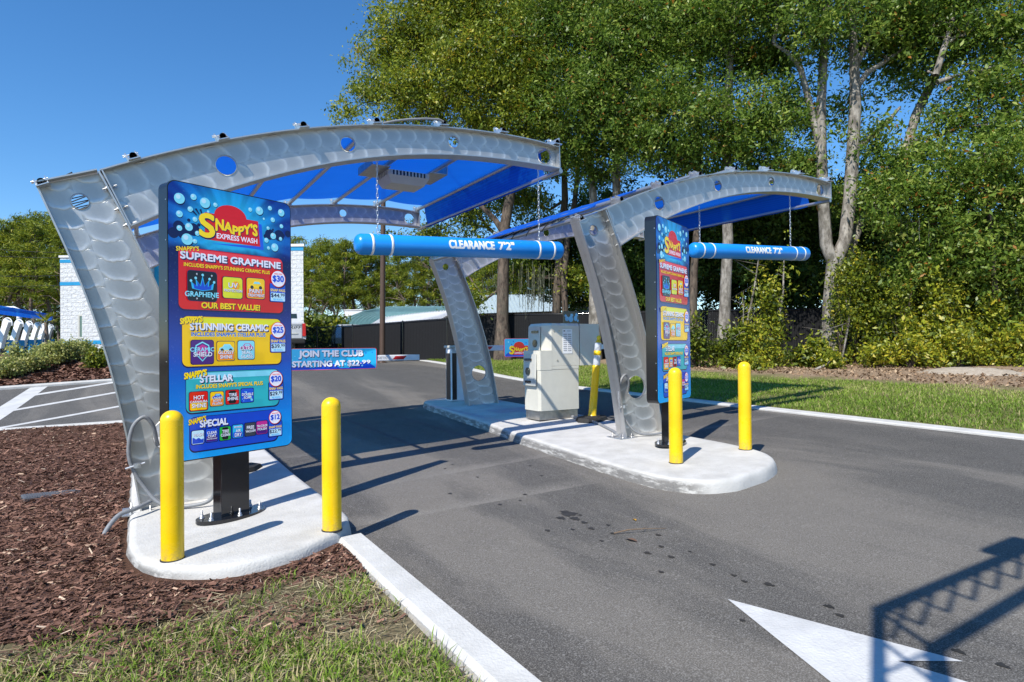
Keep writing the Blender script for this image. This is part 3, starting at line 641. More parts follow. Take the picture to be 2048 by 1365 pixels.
def arm_under(x): P = np.array(BOT); return float(np.interp(x, P[:, 0], P[:, 1]))-.024
for b, (ox, oz, bx, bz, tl, cx) in zip((bar1, bar2), ((0, 2.907, 3.7675, -.1366, .0409, (-1.09, 1.0)), (5.575, 3.1195, 3.126, -.0804, .0446, (-1.16, .93)))):
    y = 0 if ox == 0 else -.063; b.location = (ox+bx, y, oz+bz); b.rotation_euler = (0, -tl, 0)
    for x in cx: chain(.112+x*tl, arm_under(bx+x)-bz, b, x).rotation_euler = (0, tl, 0)
# ------------------------------------------------------------------ louvred heater box under the near cloth
def fixture():
    r_ = FW+RT*(806-CXP)/FPX+UP*(CYP-366)/FPX; c_ = EYE+r_*((2.907+1.03-EYE[2])/r_[2])
    t = empty('overhead_heater', tuple(c_+[0, 0, .10]), 0, 'grey louvred heater box on two plates under the blue cloth', 'heater')
    mb = MB(); x0, x1, y0, y1, z0, z1 = -.30, .30, -.24, .24, -.17, 0
    V = [(x0+.06, y0+.05, z0), (x1-.06, y0+.05, z0), (x1-.06, y1-.05, z0), (x0+.06, y1-.05, z0), (x0, y0, z0+.10), (x1, y0, z0+.10), (x1, y1, z0+.10), (x0, y1, z0+.10), (x0, y0, z1), (x1, y0, z1), (x1, y1, z1), (x0, y1, z1)]
    mb.add(V, [(0, 3, 2, 1)]+[(i, (i+1) % 4, 4+(i+1) % 4, 4+i) for i in range(4)]+[(4+i, 4+(i+1) % 4, 8+(i+1) % 4, 8+i) for i in range(4)]+[(8, 9, 10, 11)], 0)
    mb.build('housing', M['beige2'], t)
    mb = MB(); mb.box((0, y0+.004, -.035), (.49, .012, .06), 0); mb.box((x0+.004, 0, -.035), (.012, .40, .06), 0); mb.build('louvre_dark_strip', M['black'], t)  # flat black strips give the dark behind the louvres; no opening is cut
    for k in range(11): mb = MB(); mb.box((-.25+k*.05, y0, -.035), (.022, .016, .066), 0); mb.build('louvre', M['beige2'], t)
    for k in range(7): mb = MB(); mb.box((x0, -.2+k*.066, -.035), (.016, .034, .066), 0); mb.build('louvre', M['beige2'], t)
    for s_ in (-1, 1):
        mb = MB(); mb.box((s_*.42, 0, .012), (.26, .62, .012), 0); mb.box((s_*.545, 0, .075), (.012, .62, .12), 0); mb.build('mounting_plate', M['steel'], t)
    return t
fixture()
# ------------------------------------------------------------------ menu boards
SW, SHT, SD, YAW = 1.113, 2.217, .144, .4283
ES = np.array([math.cos(YAW), math.sin(YAW), 0]); NS = np.array([-math.sin(YAW), math.cos(YAW), 0])
def scen(gx, gy, gz):
    wpt = np.array([gx, gy, gz])*.9425; es = np.array([math.cos(.9595), math.sin(.9595), 0])
    p = site(wpt+es*SW/2-A0); p[2] = gz*.9425+1.6; return p
SC1 = scen(-2.8946, 5.2456, .2428); SC2 = scen(1.74, 7.8628, .4478)
def sg(px, py):
    r = FW + RT*(px-CXP)/FPX + UP*(CYP-py)/FPX; t = ((SC1-EYE) @ NS)/(r @ NS); d = EYE+r*t-SC1; return d @ ES, d[2]
Z = 4.2656
def q1(x, y): return sg(300+x/Z, 340+y/Z)
def q2(x, y): return sg(300+x/Z, 620+y/Z)
def printed(name, c, var=.0, **k): return flat(name, c, .14, 0, .5, var, 4, emit=.30)  # weak emission added to brighten the inks, banners included
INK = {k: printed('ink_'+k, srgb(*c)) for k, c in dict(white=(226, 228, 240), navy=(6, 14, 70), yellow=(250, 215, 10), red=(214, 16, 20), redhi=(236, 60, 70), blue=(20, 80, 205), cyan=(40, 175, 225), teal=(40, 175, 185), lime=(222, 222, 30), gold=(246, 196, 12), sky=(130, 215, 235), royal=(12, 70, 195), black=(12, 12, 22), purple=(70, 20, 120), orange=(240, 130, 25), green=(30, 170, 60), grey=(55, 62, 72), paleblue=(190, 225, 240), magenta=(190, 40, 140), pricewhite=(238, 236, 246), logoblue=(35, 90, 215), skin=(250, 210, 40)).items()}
INKN = list(INK)
def mk_face():
    g = NG('printed_face'); sp = g.n('SeparateXYZ'); g.t.links.new(g.co(), sp.inputs[0]); x, y, z = sp.outputs
    zz = g.math('DIVIDE', z, SHT/2)
    c = g.ramp(g.math('MULTIPLY_ADD', zz, .5, .5), (0, srgb(0, 160, 235)), (.16, srgb(0, 130, 220)), (.36, srgb(0, 75, 180)), (.54, srgb(4, 26, 118)), (.72, srgb(3, 9, 78)), (1., srgb(3, 14, 95)))
    dx = g.math('ADD', x, .02); dz = g.math('SUBTRACT', z, SHT*.335)
    an = g.math('ARCTAN2', dx, dz); rd = g.math('SQRT', g.math('ADD', g.math('MULTIPLY', dx, dx), g.math('MULTIPLY', dz, dz)))
    ray_ = g.math('ADD', g.math('SINE', g.math('MULTIPLY', an, 13.)), g.math('MULTIPLY', g.math('SINE', g.math('MULTIPLY_ADD', an, 29., 1.)), .55))
    rc = g.mix(g.ramp(g.math('MULTIPLY_ADD', ray_, .33, .5), (.2, 0.), (.8, 1.)), srgb(4, 30, 135), srgb(15, 120, 215))
    rc = g.mix(g.ramp(rd, (.12, 1.), (.52, 0.)), rc, srgb(40, 190, 235))
    rc = g.mix(g.ramp(rd, (.35, 0.), (.75, .85)), rc, srgb(6, 22, 110))
    up = g.ramp(g.math('ADD', z, g.math('MULTIPLY', g.noise(g.co(), 7, 2), .10)), (.62, 0.), (.68, 1.))
    c = g.mix(up, c, rc); c = g.mix(g.ramp(g.noise(g.co(), 60, 2), (.62, 0.), (.8, .1)), c, (.3, .5, .8))
    g.base(c, .13, 0, .5); g.set(g.p, 'Emission Color', c); g.set(g.p, 'Emission Strength', .26); return g.m  # added glow keeps the face from going dark in grazing sun
M['face'] = mk_face()
def rrect(x0, x1, z0, z1, r, n=5):
    P = []
    for cx, cz, a0 in ((x1-r, z1-r, 0), (x0+r, z1-r, 90), (x0+r, z0+r, 180), (x1-r, z0+r, 270)):
        for k in range(n+1): a = math.radians(a0+90*k/n); P.append((cx+r*math.cos(a), cz+r*math.sin(a)))
    return P
YF = -SD/2
class Print:
    """flat printed artwork: layers sit half a millimetre apart on the face"""
    def __init__(s, lay=1): s.mb = MB(); s.lay = lay
    def y(s, k): return YF-.0012-.0008*(s.lay+k)
    def poly(s, P, ink, k=0): s.mb.add([(p[0], s.y(k), p[1]) for p in P], [list(range(len(P)))[::-1]], INKN.index(ink))
    def rr(s, x0, x1, z0, z1, r, ink, k=0): s.poly(rrect(x0, x1, z0, z1, r), ink, k)
    def circ(s, cx, cz, r, ink, k=0, n=24): s.poly([(cx+r*math.cos(a), cz+r*math.sin(a)) for a in np.linspace(0, 2*math.pi, n+1)[:-1]], ink, k)
    def text(s, st, x0, x1, z0, z1, ink, k=0, shadow=None, sl=0.0, so=.006, wt=.12):
        V, F = TXT[st]
        if z1-z0 < .045: wt *= .55; so *= .5
        if shadow:
            for ox, oz, q in bold(V, abs(x1-x0), z1-z0, wt+.07): s.mb.add([(x0+(x1-x0)*(a+ox)+so, s.y(k)-.00006*q, z0+(z1-z0)*(b+oz)+sl*a-so) for a, b in V], F, INKN.index(shadow))
            k += 1
        for ox, oz, q in bold(V, abs(x1-x0), z1-z0, wt): s.mb.add([(x0+(x1-x0)*(a+ox), s.y(k)-.00006*q, z0+(z1-z0)*(b+oz)+sl*a) for a, b in V], F, INKN.index(ink))
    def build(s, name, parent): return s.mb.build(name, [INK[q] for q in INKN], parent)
def F_rev(F): return F      # font outlines already face the viewer once y points away
def box_of(q, x0, x1, y0, y1):
    a = q(x0, (y0+y1)/2)[0]; b = q(x1, (y0+y1)/2)[0]; zc = q((x0+x1)/2, y1)[1]; zt = q((x0+x1)/2, y0)[1]; return a, b, zc, zt
def logo(pr, cx, cz, wd, k=0):
    """red badge with yellow lettering; wd = width of the red plate"""
    h = wd*.44
    pr.poly([(cx-wd*.40, cz-h*.62), (cx+wd*.57, cz-h*.62), (cx+wd*.53, cz+h*.40), (cx+wd*.44, cz+h*.40), (cx+wd*.4, cz-h*.5)], 'logoblue', k)
    pr.poly([(cx-wd*.5, cz-h*.5), (cx+wd*.5, cz-h*.5), (cx+wd*.46, cz+h*.5), (cx-wd*.5, cz+h*.5)], 'red', k+1)
    pr.poly([(cx-.05*wd+wd*.29*math.cos(a), cz+h*.5-.012*wd+wd*.20*math.sin(a)) for a in np.linspace(0, math.pi, 20)], 'red', k+1.3)
    pr.text("S", cx-wd*.585, cx-wd*.345, cz-h*.40, cz+h*.44, 'yellow', k+2, 'navy', 0, wd*.012, .10)
    V, F = TXT["NAPPY'S"]
    for ink, o_, kk in (('navy', wd*.01, 3), ('yellow', 0, 4)):
        for ox, oz, q in bold(V, wd*.74, h*.4, .15 if kk == 3 else .11): pr.mb.add([(cx-wd*.315+wd*.755*(a+ox)+o_, pr.y(k+kk)-.00006*q, cz-h*.12+h*(.46-.12*math.sin(math.pi*a))*(b+oz)+h*.06*math.sin(3*math.pi*a)-o_) for a, b in V], F, INKN.index(ink))
    pr.text("EXPRESS WASH", cx-wd*.30, cx+wd*.44, cz-h*.40, cz-h*.21, 'white', k+3)
def price(pr, q, c, r, tagbox, big, small):
    cx, cz = q(*c); rr = abs(q(c[0], c[1]-r)[1]-cz)
    a, b, z0, z1 = box_of(q, *tagbox)
    pr.rr(a-.006, b+.006, z0-.006, z1+.03, .014, 'black', 5); pr.rr(a, b, z0, z1+.03, .012, 'blue', 6); pr.rr(a+.006, b-.006, z0+.006, z0+(z1-z0)*.60, .008, 'paleblue', 7)
    pr.text("SNAP PASS", a+.004, b-.004, z0+(z1-z0)*.68, z0+(z1-z0)*.86, 'yellow', 7)
    w_ = b-a; h = z1-z0
    pr.text(small, a+.008, a+w_*.66, z0+h*.26, z0+h*.55, 'navy', 8); pr.text("99", a+w_*.69, b-.01, z0+h*.38, z0+h*.56, 'navy', 8); pr.text("PER MONTH", a+w_*.2, b-w_*.2, z0+h*.08, z0+h*.2, 'cyan', 8)
    pr.circ(cx+.006, cz-.006, rr*1.03, 'navy', 9, 32); pr.circ(cx, cz, rr, 'red', 10, 32); pr.circ(cx, cz, rr*.92, 'pricewhite', 11, 32)
    pr.text(big, cx-rr*.72, cx+rr*.72, cz-rr*.42, cz+rr*.36, 'blue', 12); pr.text("SINGLE WASH", cx-rr*.52, cx+rr*.52, cz+rr*.5, cz+rr*.66, 'red', 12)
def snaptag(pr, q, x0, x1, y0, y1):
    a, b, z0, z1 = box_of(q, x0, x1, y0, y1); h = z1-z0
    pr.text("SNAPPY'S", a, b, z0+h*.02, z0+h*.68, 'yellow', 8, 'navy', h*.34, .004)
def tile(parent, q, x0, x1, y0, y1, bgk, words, lay, ink2=None, deco=None):
    pr = Print(lay); a, b, z0, z1 = box_of(q, x0, x1, y0, y1); w_ = b-a; h = z1-z0; r = w_*.12
    pr.rr(a-.005, b+.005, z0-.006, z1+.005, r, 'navy', 0); pr.rr(a, b, z0, z1, r, bgk, 1)
    if ink2: pr.rr(a+w_*.04, b-w_*.04, z0+h*.03, z0+h*.45, r*.7, ink2, 2)
    if deco: deco(pr, a, b, z0, z1)
    for st, fx0, fx1, fz0, fz1, ink in words: pr.text(st, a+w_*fx0, a+w_*fx1, z0+h*fz0, z0+h*fz1, ink, 6, 'navy' if ink == 'white' else None, 0, .004)
    pr.build('service_tile', parent)
def crown(pr, a, b, z0, z1):
    w_ = b-a; h = z1-z0; P = [(.14, .40), (.10, .64), (.28, .50), (.26, .74), (.42, .52), (.5, .86), (.58, .52), (.74, .74), (.72, .50), (.90, .64), (.86, .40), (.5, .33)]
    pr.poly([(a+w_*x, z0+h*z) for x, z in P], 'cyan', 3); pr.poly([(a+w_*(.5+(x-.5)*.8), z0+h*(.42+(z-.42)*.72)) for x, z in P], 'royal', 4)
    for x, z in ((.10, .66), (.26, .76), (.5, .88), (.74, .76), (.90, .66)): pr.circ(a+w_*x, z0+h*z, w_*.045, 'sky', 5, 12)
    for x, z in ((.3, .9), (.82, .88), (.3, .07), (.85, .1), (.12, .22)): pr.poly([(a+w_*(x-.04), z0+h*z), (a+w_*x, z0+h*(z-.012)), (a+w_*(x+.04), z0+h*z), (a+w_*x, z0+h*(z+.012))], 'white', 5); pr.poly([(a+w_*x, z0+h*(z-.05)), (a+w_*(x+.012), z0+h*z), (a+w_*x, z0+h*(z+.05)), (a+w_*(x-.012), z0+h*z)], 'white', 5)
def car_deco(ink):
    def f(pr, a, b, z0, z1):
        w_ = b-a; h = z1-z0; P = [(.1, .56), (.14, .66), (.3, .72), (.4, .86), (.72, .86), (.84, .72), (.92, .66), (.92, .54)]
        pr.poly([(a+w_*x, z0+h*z) for x, z in P], ink, 3); pr.poly([(a+w_*x, z0+h*z) for x, z in [(.36, .73), (.43, .83), (.68, .83), (.76, .73)]], 'sky', 4)
        for x in (.28, .76): pr.circ(a+w_*x, z0+h*.55, w_*.09, 'black', 4, 14); pr.circ(a+w_*x, z0+h*.55, w_*.045, 'grey', 5, 12)
    return f
def sun_deco(pr, a, b, z0, z1):
    w_ = b-a; h = z1-z0; cx, cz = a+w_*.66, z0+h*.62
    pr.poly([(cx+w_*(.24 if k % 2 else .15)*math.cos(k*math.pi/12), cz+w_*(.24 if k % 2 else .15)*math.sin(k*math.pi/12)) for k in range(24)], 'orange', 3); pr.circ(cx, cz, w_*.13, 'gold', 4, 20)
def shield_deco(pr, a, b, z0, z1):
    w_ = b-a; h = z1-z0; P = [(.2, .8), (.5, .95), (.8, .8), (.84, .45), (.5, .1), (.16, .45)]
    for s_, ink, k in ((1, 'sky', 2), (.86, 'purple', 3), (.72, 'magenta', 4)): pr.poly([(a+w_*(.5+(x-.5)*s_), z0+h*(.52+(z-.52)*s_)) for x, z in P], ink, k)
def drops_deco(ink):
    def f(pr, a, b, z0, z1):
        for k in range(9): pr.circ(a+(b-a)*(.12+.76*((k*.37) % 1)), z0+(z1-z0)*(.1+.8*((k*.61+.2) % 1)), (b-a)*(.03+.03*(k % 3)), ink, 3, 12)
    return f
def wave_deco(pr, a, b, z0, z1):
    w_ = b-a; h = z1-z0; pr.poly([(a+w_*.03, z0+h*.04), (a+w_*.97, z0+h*.04), (a+w_*.97, z0+h*.3)]+[(a+w_*x, z0+h*(.34+.06*math.sin(x*14)+.12*(1-x))) for x in np.linspace(.95, .05, 9)], 'royal', 3)
def tire_deco(pr, a, b, z0, z1):
    w_ = b-a; h = z1-z0; pr.rr(a+w_*.22, b-w_*.22, z0+h*.04, z1-h*.04, w_*.12, 'black', 3)
    for k in range(6): pr.poly([(a+w_*.28, z0+h*(.1+.14*k)), (a+w_*.5, z0+h*(.05+.14*k)), (a+w_*.72, z0+h*(.1+.14*k)), (a+w_*.5, z0+h*(.08+.14*k))], 'grey', 4)
def make_sign():
    zb = float(isl(1.15, -.45)); base_z = zb-SC1[2]
    t = empty('menu_board', tuple(SC1), YAW, 'tall blue menu board with the price list, near the mulch bed', 'menu board', 'drive-up menu boards')
    mb = MB(); P = rrect(-SW/2, SW/2, -SHT/2, SHT/2, .065, 8)
    mb.prism(P, lambda a, b: (a, SD/2, b), lambda a, b: (a, YF+.006, b), 0)
    mb.prism(rrect(-SW/2-.003, SW/2+.003, -SHT/2-.003, SHT/2+.003, .068, 8), lambda a, b: (a, YF+.035, b), lambda a, b: (a, YF+.004, b), 0)
    for z in np.linspace(-.95, .95, 7): mb.lathe([(.008, 0), (.007, .003), (0, .004)], 8, (0, 0, 0)) if 0 else mb.box((-SW/2-.0045, YF+.02, z), (.005, .009, .009), 1)
    mb.build('cabinet', [M['black'], M['galv']], t)
    mb = MB(); mb.prism(rrect(-SW/2+.006, SW/2-.006, -SHT/2+.006, SHT/2-.006, .06, 8), lambda a, b: (a, YF+.003, b), lambda a, b: (a, YF-.0006, b), 0)
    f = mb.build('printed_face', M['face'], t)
    pr = Print(1)
    bub = [(209, 255, 27), (329, 243, 16), (427, 293, 27), (515, 310, 12), (301, 346, 14), (209, 386, 17), (454, 368, 7), (341, 432, 13), (290, 497, 20), (209, 506, 14), (363, 551, 13), (275, 601, 29), (341, 618, 12), (812, 350, 12), (890, 359, 23), (980, 337, 13), (1076, 376, 21), (928, 428, 7), (1004, 436, 14), (964, 506, 10), (1078, 490, 12), (1008, 573, 18), (1071, 597, 11), (950, 609, 14), (968, 674, 10), (1021, 669, 23)]
    for x, y, r in [(180, 470, 9), (205, 490, 26), (330, 520, 30), (290, 440, 8), (250, 540, 34), (160, 545, 25), (375, 480, 8), (980, 560, 28), (1060, 570, 30), (1135, 555, 18), (945, 575, 12), (1095, 570, 9), (1007, 520, 6), (330, 490, 14)]:
        c = q1(x, y); pr.circ(*c, r*.00158*1.08, 'navy', 0, 18)
    for x, y, r in bub:
        c = q1(x, y); rr = r*.00158; pr.circ(c[0]+rr*.12, c[1]-rr*.22, rr, 'navy', 1, 18); pr.circ(*c, rr, 'sky', 2, 18); pr.circ(c[0]-rr*.25, c[1]+rr*.3, rr*.45, 'paleblue', 3, 12)
    for dx, dz, l, a in ((0, 0, .05, 2.3), (.02, .012, .055, 2.1), (.045, .012, .05, 1.85)):
        c = q1(405, 410); x, z = c[0]-.05+dx, c[1]+dz; pr.poly([(x, z), (x+.008, z+.004), (x+l*math.cos(a)+.01, z+l*math.sin(a)), (x+l*math.cos(a)-.006, z+l*math.sin(a)-.006)], 'navy', 3)
    c = q1(669, 524); logo(pr, c[0], c[1], .50, 4); pr.build('header_artwork', f)
    def panel(q, x0, x1, y0, y1, ink, hi, extra):
        pr = Print(1); a, b, z0, z1 = box_of(q, x0, x1, y0, y1)
        pr.rr(a-.004, b+.008, z0-.012, z1+.004, .05, 'navy', 0); pr.rr(a, b, z0, z1, .048, ink, 1)
        if hi: pr.rr(a+.01, b-.01, z1-.055, z1-.008, .022, hi, 2)
        extra(pr); return pr.build('price_panel', f)
    def T(pr, q, st, x0, x1, y0, y1, ink, sh='navy', so=.006, k=3): a, b, z0, z1 = box_of(q, x0, x1, y0, y1); pr.text(st, a, b, z0, z1, ink, k, sh, 0, so)
    def p1(pr):
        T(pr, q1, "SUPREME GRAPHENE", 218, 1068, 750, 806, 'white', 'navy', .008); T(pr, q1, "INCLUDES SNAPPY'S STUNNING CERAMIC PLUS", 247, 977, 832, 862, 'yellow', 'black', .003)
        T(pr, q1, "OUR BEST VALUE!", 398, 893, 1147, 1193, 'yellow', 'black', .005); snaptag(pr, q1, 178, 372, 652, 710)
        price(pr, q1, (1047, 937), 72, (980, 1110, 1005, 1130), "$30", "$44.")
    pn = panel(q1, 202, 1090, 715, 1208, 'red', 'redhi', p1)
    tile(pn, q1, 276, 522, 875, 1122, 'black', [("GRAPHENE", -.1, 1.06, .13, .3, 'sky')], 12, None, crown)
    tile(pn, q1, 575, 740, 925, 1100, 'lime', [("UV", .27, .74, .5, .73, 'white'), ("PROTECTION", .05, .98, .3, .42, 'white')], 12, None, sun_deco)
    tile(pn, q1, 778, 930, 933, 1103, 'gold', [("PAINT", .14, .86, .27, .46, 'white'), ("TREATMENT", .05, .97, .09, .22, 'white')], 12, 'orange', car_deco('skin'))
    def p2(pr):
        T(pr, q2, "STUNNING CERAMIC", 300, 962, 123, 178, 'white', 'navy', .008); T(pr, q2, "INCLUDES SNAPPY'S STELLAR PLUS", 310, 940, 195, 228, 'royal', 'sky', .003); snaptag(pr, q2, 213, 402, 55, 128)
        price(pr, q2, (1046, 175), 68, (984, 1112, 240, 362), "$25", "$39.")
    pn = panel(q2, 233, 1075, 70, 472, 'gold', 'lime', p2)
    tile(pn, q2, 303, 495, 262, 462, 'purple', [("CERAMIC", -.04, 1.02, .53, .7, 'sky'), ("SHIELD", .1, .92, .32, .5, 'white')], 12, None, shield_deco)
    tile(pn, q2, 525, 675, 272, 432, 'gold', [("GLOSSY", .06, .94, .34, .52, 'white'), ("SHINE", .16, .85, .1, .28, 'white')], 12, 'orange', car_deco('sky'))
    tile(pn, q2, 703, 843, 267, 422, 'sky', [("ULTRA", .14, .88, .5, .7, 'white'), ("SEAL", .22, .8, .29, .45, 'white'), ("GLASS", .16, .86, .07, .24, 'white')], 12, None, car_deco('magenta'))
    def p3(pr):
        T(pr, q2, "STELLAR", 385, 662, 555, 612, 'white', 'navy', .007); T(pr, q2, "INCLUDES SNAPPY'S SPECIAL PLUS", 350, 918, 622, 655, 'yellow', 'black', .004); snaptag(pr, q2, 248, 438, 510, 588)
        price(pr, q2, (1028, 588), 66, (970, 1090, 640, 762), "$20", "$29.")
    pn = panel(q2, 266, 1055, 520, 845, 'teal', 'sky', p3)
    tile(pn, q2, 290, 445, 697, 855, 'red', [("HOT", .22, .78, .6, .8, 'white'), ("CARNAUBA", .02, .97, .42, .54, 'white'), ("SHINE", .12, .9, .16, .36, 'white')], 12, 'gold')
    tile(pn, q2, 468, 580, 697, 815, 'gold', [("UNDER", .12, .9, .5, .64, 'white'), ("BODY", .2, .8, .3, .44, 'white'), ("FLUSH", .15, .85, .08, .24, 'white')], 12, 'orange', car_deco('royal'))
    tile(pn, q2, 600, 710, 683, 800, 'red', [("TIRE", .2, .82, .56, .78, 'white'), ("SHINE", .1, .92, .28, .5, 'white')], 12, None, tire_deco)
    tile(pn, q2, 730, 835, 670, 785, 'blue', [("DOUBLE", .05, .95, .5, .68, 'white'), ("SOAP", .2, .8, .26, .44, 'white')], 12, None, drops_deco('sky'))
    def p4(pr):
        T(pr, q2, "SPECIAL", 385, 620, 930, 985, 'white', 'navy', .007); snaptag(pr, q2, 285, 432, 905, 975)
        price(pr, q2, (1020, 912), 58, (968, 1080, 970, 1073), "$12", "$22.")
    pn = panel(q2, 297, 1045, 882, 1155, 'royal', None, p4)
    tile(pn, q2, 310, 413, 1025, 1138, 'paleblue', [("WASH", .1, .92, .58, .8, 'white')], 12, None, wave_deco)
    tile(pn, q2, 430, 528, 1008, 1118, 'blue', [("CLEAR", .08, .92, .6, .8, 'white'), ("COAT", .14, .86, .34, .54, 'white'), ("PROTECTANT", .05, .95, .18, .26, 'white')], 12, 'purple')
    tile(pn, q2, 548, 640, 993, 1105, 'green', [("TIRE", .2, .82, .56, .78, 'white'), ("CLEAN", .08, .92, .3, .5, 'white')], 12, None, tire_deco)
    tile(pn, q2, 658, 745, 976, 1085, 'cyan', [("POWER", .15, .85, .76, .9, 'white'), ("AIR", .28, .76, .44, .66, 'white'), ("DRY", .18, .84, .1, .36, 'white')], 12, 'blue')
    tile(pn, q2, 762, 852, 960, 1068, 'grey', [("FREE", .16, .84, .54, .78, 'white'), ("VACUUM", .05, .96, .28, .46, 'white')], 12, None)
    tile(pn, q2, 862, 952, 945, 1052, 'magenta', [("TRI-COLOR", .0, 1., .56, .72, 'white'), ("POLISH", .08, .92, .3, .48, 'white')], 12, 'purple')
    pz = base_z; mb = MB(); mb.box((0, .0, (pz-SHT/2)/2), (.255, .13, -SHT/2-pz+.02), 0, bev=.006); mb.build('post', M['black'], t)
    mb = MB(); n = 32; el = [(.30*math.cos(a), .17*math.sin(a)) for a in np.linspace(0, 2*math.pi, n+1)[:-1]]
    mb.prism(el, lambda a, b: (a, b, pz-.01), lambda a, b: (a, b, pz+.018), 0); mb.build('base_plate', M['black'], t)
    for x, y in ((-.22, -.07), (.0, -.125), (.22, -.07), (.22, .07), (-.22, .07)):
        mb = MB(); mb.lathe([(.024, 0), (.024, .004), (.017, .005), (.017, .022), (.009, .024), (.009, .06), (0, .062)], 6, (x, y, pz+.018)); mb.build('anchor_bolt', M['galv'], t)
    return t
sg1 = make_sign(); sg2 = dup(sg1); sg2.location = tuple(SC2); sg2['label'] = 'tall blue menu board seen at an angle on the far island, beside the pay machine'
# ------------------------------------------------------------------ yellow bollards
def bollard(x, y, lab, src=[None]):
    if src[0] is None:
        r = .0735; h = 1.04; prof = [(r, 0)]+[(r, z) for z in (.3, .6, h-r*.95)]+[(r*math.cos(a), h-r*.95+r*.95*math.sin(a)) for a in np.linspace(.15, math.pi/2-.02, 9)]+[(0, h)]
        o = empty('bollard', (0, 0, 0), 0, lab, 'bollard', 'yellow domed bollards'); mb = MB(); mb.lathe(prof, 32); mb.build('sleeve', M['yellow'], o)
        mb = MB(); mb.lathe([(.079, 0), (.079, .012), (.074, .014)], 32); mb.build('base_ring', M['rubber'], o); src[0] = o
    else: o = dup(src[0])
    o['label'] = lab; o.location = (x, y, float(isl(x, y))-.008); return o
for wpt, lab in (((-2.3777, 4.4068), 'yellow bollard at the mulch side of the near island tip'), ((-1.4205, 4.9413), 'yellow bollard at the lane side of the near island tip'), ((1.7666, 6.858), 'yellow bollard in front of the far menu board'), ((2.7336, 7.4408), 'yellow bollard at the lawn side of the far island tip')):
    p = site(np.array([wpt[0], wpt[1], 0])-A0); bollard(p[0], p[1], lab)
# ------------------------------------------------------------------ flexible posts, pay machine, conduits, barrier gates
def delineator(x, y, lean, lab, src=[None]):
    if src[0] is None:
        o = empty('delineator_post', (0, 0, 0), 0, lab, 'traffic post', 'yellow flexible traffic posts on rubber bases')
        mb = MB(); P = [(.30*math.cos(a), .2*math.sin(a)) for a in np.linspace(math.pi/8, 2*math.pi+math.pi/8, 9)[:-1]]
        mb.prism(P, lambda a, b: (a, b, 0), lambda a, b: (a*.9, b*.88, .05), 0); mb.prism([(a*.5, b*.6) for a, b in P], lambda a, b: (a, b, .05), lambda a, b: (a*.8, b*.8, .07), 0); mb.build('rubber_base', M['rubber'], o)
        mb = MB(); mb.lathe([(.062, .06), (.055, .075), (.052, .1), (.048, .8), (.052, .805), (.052, .83), (.044, .84), (.044, 1.0), (.049, 1.005), (.049, 1.06), (.044, 1.065), (.04, 1.2), (.028, 1.215), (.02, 1.25), (.03, 1.27), (.018, 1.30), (.0, 1.31)], 24); mb.build('tube', M['yellow'], o)
        for z0, z1, r in ((.845, .995, .0462), (1.07, 1.19, .0455)):
            mb = MB(); mb.lathe([(r, z0), (r+.001, z0+.002), (r-.001, z1)], 24); mb.build('reflective_band', M['paleband'], o)
        src[0] = o
    else: o = dup(src[0])
    o['label'] = lab; o.location = (x, y, float(isl(x, y))); o.rotation_euler = (0, 0, .5); o.scale = (1.22, 1.22, 1.04)
    for k in o.children:
        if not k.name.startswith('rubber_base'): k.rotation_euler = (lean[1], lean[0], -.5)
    return o
M['paleband'] = flat('reflective_band', (.62, .66, .72), .35, .2)
delineator(6.66, 1.42, (.10, .0), 'leaning yellow flexible post between the pay machine and the far canopy leg')
delineator(1.34, 1.12, (.06, .0), 'yellow flexible post on a black rubber base behind the near menu board')
